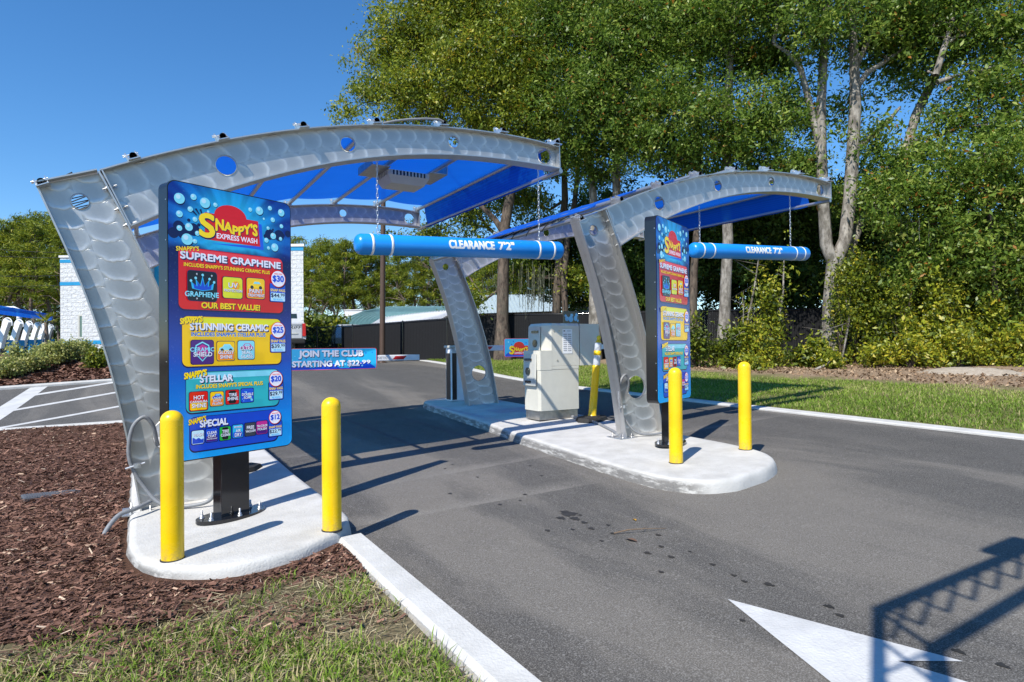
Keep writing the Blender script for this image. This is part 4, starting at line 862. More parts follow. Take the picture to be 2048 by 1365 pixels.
def pay_machine():
    z0 = float(isl(6.4, 2.2)); t = empty('pay_machine', (5.92, 1.82, z0), 0, 'beige pay machine with stacked upper and lower cabinets on the far island', 'pay machine')
    mb = MB(); mb.box((.385, .215, .075), (.75, .41, .15), 0); mb.build('plinth', M['steel'], t)
    mb = MB(); mb.prism([(0.0, .04), (.04, 0), (.78, 0), (.78, .43), (.0, .43)], lambda a, b: (a, b, .145), lambda a, b: (a, b, .80), 0)
    mb.prism([(-.012, .05), (.03, -.004), (.25, -.004), (.25, .44), (-.012, .44)], lambda a, b: (a, b, .80), lambda a, b: (a, b, 1.115), 0)
    mb.box((.52, .215, .83), (.54, .43, .055), 0, bev=.008); mb.build('lower_cabinet', M['beige'], t)
    mb = MB(); mb.prism([(-.03, .06), (-.03, .40), (-.012, .42), (-.012, .04)], lambda a, b: (a-.02, b, .55), lambda a, b: (a-.005, b, 1.06), 0); mb.build('lower_bezel', M['beige2'], t)
    mb = MB()
    mb.prism([(.21, .04), (.25, 0), (.80, 0), (.80, .5), (.13, .5), (.13, .12)], lambda a, b: (a, b, .86), lambda a, b: (a, b, 1.515), 0)
    mb.prism([(.13, .12), (.21, .04), (.25, 0), (.80, 0), (.80, .5), (.13, .5)], lambda a, b: (a, b, 1.515), lambda a, b: (.04+a*.94, .02+b*.92, 1.555), 0); mb.build('upper_cabinet', M['beige'], t)
    mb = MB(); mb.prism([(.815, -.004), (1.215, -.004), (1.215, .46), (.815, .46)], lambda a, b: (a, b, .86+.0*a), lambda a, b: (a, b, 1.55), 0)
    mb.build('cabinet_door', M['beige'], t)
    mb = MB(); mb.prism([(.11, .14), (.11, .46), (.125, .48), (.125, .12)], lambda a, b: (a-.02, b, 1.12), lambda a, b: (a-.01, b, 1.5), 0); mb.build('upper_bezel', M['beige2'], t)
    for zc, x in ((.97, -.05), (1.42, .092)):
        mb = MB(); mb.box((x, .25, zc), (.022, .2, .035), 0); mb.build('card_slot', M['black'], t)
        mb = MB(); mb.tube([(x+.01, .25, zc-.19), (x-.014, .25, zc-.19)], .062, 20, 0); mb.tube([(x-.010, .25, zc-.19), (x-.018, .25, zc-.19)], .035, 16, 0); mb.build('camera_lens', M['glass'], t)
        mb = MB(); mb.box((x, .25, zc-.36), (.022, .16, .035), 0); mb.build('receipt_slot', M['black'], t)
    for x, z in ((.30, 1.43), (.40, 1.43), (.36, .95)):
        mb = MB(); mb.tube([(x, .002, z), (x, -.008, z)], .014, 12); mb.build('lock', M['steel'], t)
    mb = MB(); mb.box((.56, -.003, 1.26), (.19, .004, .40), 0)
    for c in (0, 1):
        for r in range(9): mb.box((.515+.088*c, -.0055, 1.11+r*.033), (.07, .002, .018), 1)
    mb.box((.50, -.0055, 1.43), (.03, .002, .02), 2); mb.box((.59, -.0055, 1.43), (.08, .002, .012), 1); mb.build('notice_sheet', [M['white'], flat('print_grey', (.42, .43, .45)), M['black']], t)
    return t
pay = pay_machine()
pz = pay.location[2]+1.555
t = empty('picture_sign', (6.78, 2.12, pz), 0, 'small black sign with pale blue round shapes on top of the pay machine', 'sign'); mb = MB()
mb.box((0, 0, .11), (.31, .03, .22), 0, bev=.004); mb.build('panel', M['black'], t); mb = MB()
for x, z, r, sx in ((-.10, .09, .04, 1), (-.125, .14, .025, 1), (-.02, .085, .05, 1), (.0, .15, .03, 1), (.08, .10, .045, .8), (.10, .155, .035, .8), (.125, .06, .02, 1)):
    mb.add([(x+r*sx*math.cos(a), -.0165-.0002*len(mb.f), z+r*math.sin(a)) for a in np.linspace(0, 2*math.pi, 19)[:-1]], [range(18)[::-1]])
mb.build('picture', flat('picture_blue', srgb(150, 205, 225), .4), t)
def conduit(name, pts, r, lab, mat='cable'):
    P = np.array(pts, float); t = np.arange(len(P)); tt = np.linspace(0, len(P)-1, (len(P)-1)*8+1); Q = []
    for q in tt:
        i = int(min(q, len(P)-2)); f = q-i; p0, p1, p2, p3 = P[max(i-1, 0)], P[i], P[i+1], P[min(i+2, len(P)-1)]
        Q.append(.5*(2*p1+(p2-p0)*f+(2*p0-5*p1+4*p2-p3)*f*f+(3*p1-3*p2+p3-p0)*f**3))
    mb = MB(); mb.tube(Q, r, 10); return tag(mb.build(name, M[mat]), lab, 'conduit', 'grey conduits and cables')
i1 = lambda x, y, h: (x, y, float(isl(x, y))+h)
conduit('conduit', [i1(6.54, 1.79, .03), i1(6.5, 1.2, .02), i1(6.25, .5, .02), i1(6.08, .12, .02), i1(6.0, .02, .03)], .02, 'straight grey conduit lying on the island between pay machine and canopy leg')
def loop(ox, dz, lab1, lab2):
    L = lambda x, y, h: (ox+x, y, float(isl(ox+x, y))+h)
    conduit('conduit', [L(1.03, -.40, .27), L(1.0, -.34, .08), L(.86, -.30, .03), L(.62, -.2, .05), L(.47, -.125, .22), L(.36, -.118, .48), L(.38, -.12, .74), L(.47, -.12, .84), L(.54, -.10, .76), L(.57, -.05, .62), L(.58, -.02, .56)], .017, lab1)
    t = empty('pipe_clamp', L(.42, -.125, .42), 0, lab2, 'clamp', 'metal pipe clamps'); mb = MB(); mb.tube([(-.09, -.02, -.02), (.06, -.02, .02)], .008, 6); mb.build('rod', M['galv'], t); mb = MB(); mb.tube([(.0, -.025, -.02), (0, -.025, .02)], .03, 10, cap=True); mb.build('collar', M['galv'], t)
loop(.0, 0, 'grey cable looping up the near canopy leg beside the near menu board', 'metal clamp on the looped cable of the near canopy leg')
loop(5.575, 0, 'grey cable looping up the far canopy leg beside the far menu board', 'metal clamp on the looped cable of the far canopy leg')
conduit('conduit', [(.52, -.16, float(isl(.5, -.2))+.09), (.40, -.30, float(isl(.4, -.3))+.075), (.29, -.36, float(isl(.3, -.4))+.06), (.20, -.45, float(isl(.2, -.5))-.03), (.16, -.55, float(isl(.2, -.5))-.14)], .019, 'grey cable dropping over the island edge into the mulch')
def gate(ox, oy, lab, aw, bx, lab_arm=None, src=None):
    z0 = float(isl(ox, oy)); t = empty('barrier_gate', (ox, oy, z0), 0, lab, 'barrier gate', 'lane barrier gates with club banners')
    mb = MB(); mb.box((0, 0, .56), (.34, .28, 1.12), 0, bev=.02); mb.build('housing', M['white'], t)
    mb = MB(); mb.box((-.10, -.142, .52), (.10, .012, .98), 0); mb.box((-.172, .0, .52), (.012, .2, .98), 0); mb.build('front_panel', flat('gate_brown', (.03, .02, .018), .3), t)
    mb = MB(); mb.box((0, 0, 1.145), (.40, .34, .055), 0, bev=.015); mb.build('cap', M['beige2'], t)
    mb = MB(); mb.box((aw/2, -.19, 1.11), (aw+.2, .055, .115), 0, bev=.012)
    for x in (aw-.35, .62, aw*.5):
        mb.add([(x-.14, -.2185, 1.075), (x+.10, -.2185, 1.075), (x+.17, -.2185, 1.145), (x-.07, -.2185, 1.145)], [(0, 1, 2, 3)], 1)
    V, F = TXT["MAGNETIC"]; mb.add([(aw-.95+.36*a, -.2185, 1.09+.045*b) for a, b in V], F, 2); mb.build('arm', [M['white'], M['red'], M['cable']], t)
    mb = MB(); mb.tube([(0, -.13, 1.11), (0, -.23, 1.11)], .085, 18); mb.build('arm_hub', M['cable'], t)
    W_, H_ = 2.33, .41; pr = MB(); yb = -.235; zc = 1.11
    pr.prism(rrect(bx, bx+W_, zc-H_/2, zc+H_/2, .04), lambda a, b: (a, yb+.006, b), lambda a, b: (a, yb, b), INKN.index('redhi'))
    b = pr.build('banner', [INK[q] for q in INKN], t)
    pr2 = Print(0); y0 = YF
    pr2.rr(bx+.008, bx+W_-.008, zc-H_/2+.008, zc+H_/2-.008, .035, 'cyan', 0); pr2.poly([(bx+.02, zc-H_/2+.01), (bx+W_-.02, zc-H_/2+.01)]+[(bx+W_*x, zc-H_/2+.03+.07*abs(math.sin(x*9))+.05*math.sin(x*23)) for x in np.linspace(.985, .015, 40)], 'royal', 1)
    for k in range(34):
        x = bx+.03+W_*.97*((k*.618) % 1); z = zc-H_/2+.06+.3*((k*.37+.1) % 1); pr2.circ(x, z, .008+.012*((k*.29) % 1), ('royal', 'sky', 'blue')[k % 3], 2, 12)
    logo(pr2, bx+.40, zc-.055, .46, 3)
    pr2.text("JOIN THE CLUB", bx+.84, bx+2.05, zc+.015, zc+.16, 'white', 6, 'navy', 0, .008, .12); pr2.text("STARTING AT $22", bx+.72, bx+1.98, zc-.155, zc-.035, 'white', 6, 'navy', 0, .008, .12); pr2.text(".99", bx+2.0, bx+2.2, zc-.10, zc-.035, 'white', 6, 'navy', 0, .006)
    p = pr2.build('banner_artwork', b); p.location = (0, yb-YF, 0); return t
gate(1.35, 5.75, 'white barrier gate arm with a join the club banner across the near lane', 3.95, .80)
gate(6.24, 5.58, 'white barrier gate arm with a club banner behind the pay machine', 3.95, 1.06)
# things lying on the mulch and the asphalt
p = gp(104, 994, .05); t = empty('valve_cover', tuple(p), .12, 'grey ribbed plastic valve box lid in the mulch', 'valve cover'); mb = MB(); mb.box((0, 0, .01), (.50, .20, .05), 0, bev=.012)
for k in range(22): mb.box((-.22+k*.021, 0, .037), (.009, .16, .006), 0)
o = mb.build('lid', flat('lid_grey', (.10, .105, .115), .6), t); t.rotation_euler = (.04, .05, .25)
p0, p1_, p2_ = gp(1228, 1067, .01), gp(1285, 1058, .03), gp(1332, 1057, .01); mb = MB(); mb.tube([p0, (p0+p1_)/2+[0, 0, .01], p1_, p2_], [.006, .005, .004, .002], 6); mb.tube([p1_, gp(1294, 1053, .02)], [.003, .002], 5)
tag(mb.build('twig', flat('twig_bark', (.16, .11, .07), .8)), 'thin brown twig lying on the lane', 'twig')
def fallen_leaf(px, py, s_, col, lab):
    c = gp(px, py); mb = MB(); a = rng.random()*6; R_ = Matrix.Rotation(a, 3, 'Z')
    V = [Vector((x*s_, y*s_, .006+s_*.35*abs(y)+.004*math.sin(k))) for k, (x, y) in enumerate([(-1, 0), (-.5, .35), (.1, .45), (.6, .2), (1, 0), (.6, -.2), (.1, -.42), (-.5, -.3)])]
    mb.add([R_ @ v+Vector(c) for v in V], [range(8)]); tag(mb.build('fallen_leaf', flat('leaf_'+lab[:6], col, .7)), lab, 'leaf', 'fallen leaves on the asphalt')
fallen_leaf(1269, 1041, .035, (.5, .26, .02), 'orange fallen leaf on the lane near the twig'); fallen_leaf(1262, 1082, .06, (.14, .08, .05), 'curled brown fallen leaf on the lane below the twig')
# lattice mast with a lamp arm: it stands behind the photographer and throws the truss shadow on the lane
def lattice():
    h = 5.3; cot = 1/math.tan(SUN_EL); c = gp(1757, 1222); zt = h+float(c[2]); bx, by = c[0]-SH[0]*h*cot, c[1]-SH[1]*h*cot; zb = float(R(bx, by))
    t = empty('lattice_gantry', (bx, by, zb), 0, 'tall dark lattice mast with a lattice arm and lamp standing behind the camera', 'gantry'); H_ = zt-zb; wd = .24; dp = .40; mat = flat('gantry_black', (.03, .03, .035), .5)
    px = np.array([SH[1], -SH[0]]); q = lambda s_, z: (px[0]*s_, px[1]*s_, z)
    mb = MB(); mb.tube([q(0, 0), q(0, H_)], .036, 8); mb.tube([q(wd, 0), q(wd, H_-dp)], .05, 8)
    for k in range(12): z = H_-dp-k*.45; mb.tube([q(0, z), q(wd, z-.45)], .014, 5); mb.tube([q(wd, z), q(0, z-.45)], .014, 5)
    mb.build('mast', mat, t); mb = MB(); L = 4.0
    mb.tube([(0, 0, H_), (L, -.02, H_)], .05, 8); mb.tube([(wd*px[0]+.0, wd*px[1], H_-dp), (L, -.05, H_-dp)], .05, 8); mb.tube([q(0, H_), q(wd, H_-dp)], .02, 6)
    for k in range(14): x = .05+k*.28; mb.tube([(x, 0, H_), (x+.28, -.04, H_-dp)], .015, 5); mb.tube([(x, -.04, H_-dp), (x+.28, 0, H_)], .015, 5)
    mb.build('arm', mat, t); mb = MB(); mb.box((1.58, .0, H_+.20), (.50, .12, .09), 0, bev=.03); mb.tube([(1.98, 0, H_), (1.8, 0, H_+.2)], .025, 6); mb.build('lamp', mat, t)
lattice()
# ------------------------------------------------------------------ buildings and things far behind
VX = RT.copy(); VX[2] = 0; VX /= np.linalg.norm(VX); VY = np.array([-VX[1], VX[0], 0])          # across / along the view
def vbox(mb, p, x0, x1, y0, y1, z0, z1, mi=0, sh=0.0): mb.add([p+VX*(a-sh*max(0, b))+VY*b+np.array([0, 0, c]) for c in (z0, z1) for b in (y0, y1) for a in (x0, x1)], [(0, 2, 3, 1), (4, 5, 7, 6), (0, 1, 5, 4), (2, 6, 7, 3), (0, 4, 6, 2), (1, 3, 7, 5)], mi)
def mk_block():
    g = NG('white_split_block'); tc = g.n('TexCoord'); sp = g.n('SeparateXYZ'); g.t.links.new(tc.outputs['Object'], sp.inputs[0])
    cb = g.n('CombineXYZ'); g.set(cb, 0, g.math('MULTIPLY_ADD', sp.outputs[0], float(VX[0]), g.math('MULTIPLY', sp.outputs[1], float(VX[1])))); g.set(cb, 1, sp.outputs[2])
    br = g.n('TexBrick'); g.set(br, 'Vector', cb.outputs[0]); br.inputs['Scale'].default_value = 1; br.inputs['Brick Width'].default_value = .42; br.inputs['Row Height'].default_value = .21; br.inputs['Mortar Size'].default_value = .012
    n1 = g.noise(g.co(), 9, 4, .65); c = g.mix(g.ramp(n1, (.3, 0.), (.7, 1.)), (.56, .585, .60), (.70, .71, .71)); c = g.mix(g.math('MULTIPLY', br.outputs['Fac'], .35), c, (.38, .40, .41)); g.base(c, .8, 0, .25)
    g.bump(g.math('ADD', g.math('MULTIPLY', n1, 1.6), g.math('MULTIPLY', br.outputs['Fac'], -.8)), .8, .045); return g.m
M['block'] = mk_block(); M['bandblue'] = flat('band_blue', srgb(20, 140, 190), .5); M['tealpanel'] = flat('teal_panel', srgb(40, 165, 200), .45); M['smooth'] = flat('white_trim', (.78, .80, .81), .5)
def building():
    D = 31.0; p = at(121, 700, D); p[2] = 0; q = lambda px: float((at(px, 700, D)-p) @ VX); zz = lambda py: float(at(360, py, D)[2])
    g0 = zz(724); t = empty('wash_building', (0, 0, 0), 0, 'white block car wash building with blue bands behind the near canopy', 'building')
    X0, X1, XR = q(121), q(186), q(590); XE = q(618.5)
    mb = MB(); vbox(mb, p, X0, q(174), 0, 9, g0-2, zz(513)); vbox(mb, p, q(174), q(300), -.35, 9, g0-2, zz(513)); mb.build('wall', M['block'], t)
    mb = MB(); vbox(mb, p, X0-.04, q(174), -.05, 9.05, zz(513), zz(509)); vbox(mb, p, q(174), q(300), -.40, 9, zz(513.0), zz(509)); vbox(mb, p, XR-.04, XE+.06, -.85, 9.06, zz(501), zz(496), 0, .42); vbox(mb, p, q(300), XR-.04, .35, 9, zz(502), zz(497), 0, .42); mb.build('parapet_cap', M['smooth'], t)
    mb = MB(); vbox(mb, p, XR, XE, -.8, 9, g0-2, zz(501), 0, .42); mb.build('corner_pier', M['block'], t)
    mb = MB(); vbox(mb, p, q(300), XR, .4, 8.8, zz(577), zz(502), 0, .42); mb.build('fascia', M['tealpanel'], t)
    mb = MB(); vbox(mb, p, q(300), XR, 1.6, 8.8, g0-2, zz(577), 0, .42); mb.build('bay_recess', flat('bay_dark', (.10, .12, .13), .6), t)
    for (a, b) in ((523.5, 517), (569, 562), (687, 679.5)):
        mb = MB(); vbox(mb, p, X0-.012, q(174), -.012, 9.012, zz(a), zz(b)); vbox(mb, p, q(174)-.01, q(300), -.362, 9, zz(a), zz(b)); mb.build('blue_band', M['bandblue'], t)
    for (a, b) in ((509, 501.5), (675, 668)):
        mb = MB(); vbox(mb, p, XR-.012, XE+.012, -.812, 9.012, zz(a), zz(b), 0, .42); mb.build('blue_band', M['bandblue'], t)
    mb = MB(); a, b, c, d = q(156.5), q(173), zz(676), zz(627)
    for r in ((a, a+.09, c, d), (b-.09, b, c, d), (a+.09, b-.09, c, c+.09), (a+.09, b-.09, d-.09, d)): vbox(mb, p, r[0], r[1], -.03, .08, r[2], r[3])
    f = mb.build('window', M['beige2'], t); mb = MB(); vbox(mb, p, a+.08, b-.08, -.008, .06, c+.08, d-.08); mb.build('pane', flat('green_glass', (.09, .16, .14), .06, 0, .8), f)
    mb = MB(); vbox(mb, p, q(576), q(589), .36, 1.0, zz(694), zz(584)); f = mb.build('door', M['beige2'], t); mb = MB(); vbox(mb, p, q(578), q(587), .34, .5, zz(690), zz(600)); mb.build('pane', M['glass'], f)
building()
def box_in(mb, o, ax, ay, x0, x1, y0, y1, z0, z1, mi=0): mb.add([o+ax*a+ay*b+np.array([0, 0, c]) for c in (z0, z1) for b in (y0, y1) for a in (x0, x1)], [(0, 2, 3, 1), (4, 5, 7, 6), (0, 1, 5, 4), (2, 6, 7, 3), (0, 4, 6, 2), (1, 3, 7, 5)], mi)
def pickup():
    D = 25.5; c = at(562, 690, D); zb = float(c[2])-.52; t = empty('pickup_truck', (c[0], c[1], zb), math.atan2(VX[1], VX[0])+.36, 'white pickup truck with a lettered tailgate parked by the building', 'pickup truck'); wht = flat('truck_paint', (.50, .51, .53), .2, 0, .6)
    mb = MB(); mb.prism([(-.9, .62), (.9, .62), (.97, .8), (.95, 1.1), (.90, 1.42), (-.90, 1.42), (-.95, 1.1), (-.97, .8)], lambda a, b: (a, 0, b), lambda a, b: (a, 5.4, b), 0)
    mb.prism([(2.0, 1.4), (2.35, 1.98), (3.6, 2.0), (4.35, 1.42)], lambda a, b: (-.82 if b > 1.5 else -.90, a, b), lambda a, b: (.82 if b > 1.5 else .90, a, b), 0); mb.build('body', wht, t)
    mb = MB(); mb.box((0, -.012, 1.08), (1.62, .05, .62), 0, bev=.02); mb.box((0, -.03, 1.36), (1.62, .05, .08), 0, bev=.02); mb.box((0, -.045, .97), (1.3, .02, .05), 1)
    V, F = TXT["SHERIFF"]; mb.add([(-.1+.86*a+.05*b, -.040, 1.16+.13*b) for a, b in V], F, 2); mb.build('tailgate', [wht, M['beige2'], M['black']], t)
    for s_ in (-1, 1):
        mb = MB(); mb.box((s_*.895, -.01, 1.12), (.13, .08, .52), 0, bev=.02); mb.build('tail_light', flat('tail_red', (.5, .012, .012), .2), t)
        for y in (.95, 4.4):
            mb = MB(); mb.tube([(s_*.68, y, .42), (s_*.93, y, .42)], .42, 24); wh = mb.build('wheel', M['rubber'], t); mb = MB(); mb.tube([(s_*.90, y, .42), (s_*.935, y, .42)], .24, 18); mb.build('rim', M['galv'], wh)
    mb = MB(); mb.box((0, -.12, .66), (1.86, .24, .20), 0, bev=.05); mb.build('bumper', M['rubber'], t)
    mb = MB(); mb.add([(-.72, 2.07, 1.5), (.72, 2.07, 1.5), (.68, 2.29, 1.9), (-.68, 2.29, 1.9)], [(0, 1, 2, 3)]); mb.build('rear_window', M['glass'], t)
pickup()
def light_pole():
    c = at(764, 700, 28); zb = float(R(c[0], c[1])); t = empty('light_pole', (c[0], c[1], zb), 0, 'tall thin brown light pole behind the lane barriers', 'light pole')
    top = at(767, 330, 28); mb = MB(); mb.tube([(0, 0, -.2), (top[0]-c[0], top[1]-c[1], float(top[2])-zb)], [.125, .10], 16); mb.build('pole', M['brown'], t); mb = MB(); mb.lathe([(.2, 0), (.2, .05), (.14, .06)], 16); mb.build('base', M['brown'], t)
    d = top-c; mb = MB(); mb.box((d[0], d[1], float(top[2])-zb+.05), (.7, .3, .12), 0, bev=.02); mb.build('lamp_head', M['brown'], t)
light_pole()
# ---- black slatted chain-link fence
def mk_slat():
    g = NG('black_slats'); v = g.co(); wv = g.n('TexWave'); sp = g.n('SeparateXYZ'); g.t.links.new(v, sp.inputs[0]); cb = g.n('CombineXYZ'); g.set(cb, 0, g.math('ADD', sp.outputs[0], g.math('MULTIPLY', sp.outputs[1], -.6))); g.set(wv, 'Vector', cb.outputs[0]); wv.inputs['Scale'].default_value = 3.6
    n1 = g.noise(v, 30, 3); c = g.mix(g.ramp(wv.outputs['Fac'], (.05, 0.), (.3, 1.)), (.008, .008, .010), (.016, .0165, .018)); c = g.mix(g.ramp(n1, (.68, 0.), (.74, .5)), c, (.16, .17, .19)); g.base(c, .8, 0, .15); return g.m
M['slat'] = mk_slat()
FT = [(705, 651.5, 30.5), (894, 637.5, 28.0), (1000, 629, 27.0), (1181, 625.5, 26.0), (1400, 620.5, 24.8), (1650, 617, 23.5), (1900, 614, 22.6), (2200, 610, 21.8)]
FP = [at(*q) for q in FT]; FH = 2.25
def fence(P, H_, mat, lab, mesh=False):
    o = P[0].copy(); o[2] -= H_; t = empty('slatted_fence' if not mesh else 'chain_link_fence', tuple(o), 0, lab, 'fence')
    mb = MB(); wire = MB()
    for a, b in zip(P, P[1:]):
        ax = b-a; L = np.linalg.norm(ax[:2]); nr = np.array([-ax[1], ax[0], 0])/L*.02
        if not mesh:
            n_ = max(2, int(L/.09)); V = []
            for k in range(n_):
                for f_, up in ((k/n_, .0), ((k+.5)/n_, .035), ((k+.992)/n_, .0)):
                    p = a+ax*f_-o; V.append((p, up))
            for k in range(n_):
                p0, p1 = V[3*k][0], V[3*k+2][0]; pm = V[3*k+1][0]
                mb.add([p0-[0, 0, H_+.6], p1-[0, 0, H_+.6], p1, pm+[0, 0, .035], p0], [(0, 1, 2, 3, 4)]); mb.add([p0+nr-[0, 0, H_+.6], p1+nr-[0, 0, H_+.6], p1+nr, pm+nr+[0, 0, .035], p0+nr], [(4, 3, 2, 1, 0)])
        else:
            n_ = int(L/.16)
            for k in range(-14, n_):
                for s_ in (1, -1):
                    f0, f1 = max(0, k/n_), min(1, (k+14)/n_); za, zb = (f0*n_-k)/14, (f1*n_-k)/14
                    if s_ < 0: za, zb = 1-za, 1-zb
                    if f1 > f0: wire.tube([a+ax*f0-o-[0, 0, H_*(1-za)], a+ax*f1-o-[0, 0, H_*(1-zb)]], .009, 3, cap=False)
    (wire if mesh else mb).build('mesh_panel' if mesh else 'slat_panel', mat, t)
    for a, b in zip(P, P[1:]+[None]):
        if b is None: ks = [0]
        else: L = np.linalg.norm((b-a)[:2]); ks = np.arange(0, 1, min(1, 3.0/L))
        for k in ks:
            p = (a if b is None else a+(b-a)*k)-o; mb = MB(); mb.tube([p-[0, 0, H_+.6], p+[0, 0, .06]], .035, 8); mb.build('post', M['black'], t)
    mb = MB(); mb.tube([p-o+[0, 0, -.04] for p in P], .025, 6); mb.build('rail', M['black'], t)
fence(FP, FH, M['slat'], 'long black slatted fence in front of the trees')
E0, E1, E2 = at(560, 661, 38), at(634, 654, 38), at(684, 652, 36)
fence([E0, E1, E2], 2.0, M['black'], 'see-through black chain link fence beside the building', True)
fence([at(684, 652.5, 33), at(705, 651.5, 30.6)], 2.2, M['slat'], 'short dark fence return beside the parked car')
def parked_car():
    c = at(694, 697, 41); ax = VX*.35-VY*.94; ax /= np.linalg.norm(ax); t = empty('parked_car', (c[0], c[1], float(c[2])-.05), math.atan2(VY[1]-VX[1]*.35, VY[0]-VX[0]*.35), 'silver car parked behind the chain link fence', 'car')
    mb = MB(); mb.prism([(-2.2, .35), (2.2, .35), (2.25, .75), (1.6, .95), (.9, 1.5), (-1.2, 1.55), (-2.1, 1.0), (-2.25, .7)], lambda a, b: (a, -.85 if b < 1.2 else -.68, b), lambda a, b: (a, .85 if b < 1.2 else .68, b), 0); mb.build('body', flat('car_silver', (.5, .52, .54), .25, .3), t)
    mb = MB(); mb.prism([(1.45, 1.0), (.88, 1.42), (-1.1, 1.46), (-1.75, 1.0)], lambda a, b: (a, -.87 if b < 1.2 else -.72, b), lambda a, b: (a, .87 if b < 1.2 else .72, b), 0); mb.build('window', flat('car_glass', (.03, .035, .04), .35), t)
    for x in (-1.35, 1.35):
        for y in (-.8, .8): mb = MB(); mb.tube([(x, y-.1, .33), (x, y+.1, .33)], .33, 18); mb.build('wheel', M['rubber'], t)
parked_car()
# ---- roofs beyond the fence
M['tin'] = flat('pale_tin', srgb(176, 190, 192), .45, .2); M['tinteal'] = flat('teal_tin', srgb(120, 165, 170), .4, .2); M['roofwhite'] = flat('white_roof', (.78, .78, .77), .6); M['wallgrey'] = flat('house_wall', (.36, .34, .31), .8); M['wallcream'] = flat('house_cream', (.6, .58, .53), .8)
def quad_px(mb, pts, mi=0, th=.12):
    P = [at(*p) for p in pts]; n = len(P); mb.add(P+[q-np.array([0, 0, th]) for q in P], [range(n), range(2*n-1, n-1, -1)]+[(i, n+i, n+(i+1) % n, (i+1) % n) for i in range(n)], mi)
def carport():
    t = empty('carport', (0, 0, 0), 0, 'pale teal curved metal carport roof beyond the black fence', 'carport'); mb = MB(); P = [(0, -.25), (.08, .1), (.3, .42), (.7, .68), (1.5, 1.0), (2.6, 1.25), (3.6, 1.4)]
    a = at(684, 650, 46); L = 9.0; ax = VX*.86+VY*.5; ay = np.array([-ax[1], ax[0], 0]); V = []
    for (y, z) in P: V += [a+VX*.9*y*1.05+VY*y*.3+np.array([0, 0, z*.95]), a+VX*(.9*y*1.05+L*.72)+VY*(y*.3+L*.3)+np.array([0, 0, z*.95+.15])]
    mb.add(V, [(2*i, 2*i+1, 2*i+3, 2*i+2) for i in range(len(P)-1)], 0); mb.build('roof', M['tinteal'], t); mb = MB()
    for k in range(24):
        f = k/23; mb.tube([np.array(V[2*i])*(1-f)+np.array(V[2*i+1])*f+np.array([0, 0, .03]) for i in range(len(P))], .025, 4)
    mb.build('rib', M['tinteal'], t); mb = MB()
    for k in range(5): p = np.array(V[0])+(np.array(V[1])-np.array(V[0]))*k/4; mb.tube([p, p-[0, 0, 3]], .06, 6)
    mb.build('post', M['smooth'], t)
carport()
def house(lab, front, back, wall, roofmat, wallmat, name='house'):
    """a long roof plane between an eave line and a ridge line, with walls under it"""
    t = empty(name, (0, 0, 0), 0, lab, 'house'); mb = MB(); a, b = at(*front[0]), at(*front[1]); c, d = at(*back[1]), at(*back[0]); mb.add([a, b, c, d], [(0, 1, 2, 3)]); c2 = 2*c-b; d2 = 2*d-a; c2[2] = b[2]; d2[2] = a[2]; mb.add([d, c, c2, d2], [(0, 1, 2, 3)])
    n_ = 26
    for k in range(n_+1): f = k/n_; mb.tube([a+(b-a)*f+[0, 0, .03], d+(c-d)*f+[0, 0, .03]], .03, 4)
    mb.build('roof', roofmat, t); mb = MB(); ins = lambda p, q, f: p+(q-p)*f
    W_ = [ins(a, c2, .05), ins(b, d2, .05), ins(c2, a, .05), ins(d2, b, .05)]; W_ = [np.array(q)-[0, 0, .05] for q in W_]
    for i in range(4): p, q = W_[i], W_[(i+1) % 4]; mb.add([p, q, q-[0, 0, wall], p-[0, 0, wall]], [(0, 1, 2, 3)])
    for p, q, r in ((W_[1], W_[2], c), (W_[0], W_[3], d)): mb.add([p, q, ins(p, q, .5)*[1, 1, 0]+np.array([0, 0, r[2]-.1])], [(0, 1, 2)])
    mb.build('wall', wallmat, t)
house('white roofed low house beyond the fence, left of the far canopy leg', [(742, 650, 44), (880, 640, 42)], [(786, 624, 50), (915, 620, 49)], 3, M['roofwhite'], M['wallcream'])
house('grey ribbed metal roofed house beyond the fence, behind the pay machine', [(940, 628, 44), (1130, 622, 42)], [(925, 592, 50), (1110, 588, 49)], 3, M['tin'], M['wallgrey'])
house('grey walled house with a pale roof edge behind the far canopy leg', [(1130, 606, 40), (1290, 590, 40)], [(1175, 586, 46), (1320, 572, 46)], 3.4, M['tin'], M['wallgrey'])
mb = MB(); c = at(712, 632, 52); vbox(mb, c, -.95, .5, 0, 1.2, -2.5, .45); vbox(mb, c, -1.0, .55, -.05, 1.25, .45, .52); t = empty('white_shed', (0, 0, 0), 0, 'small white shed top behind the teal carport', 'shed'); mb.build('wall', M['roofwhite'], t)
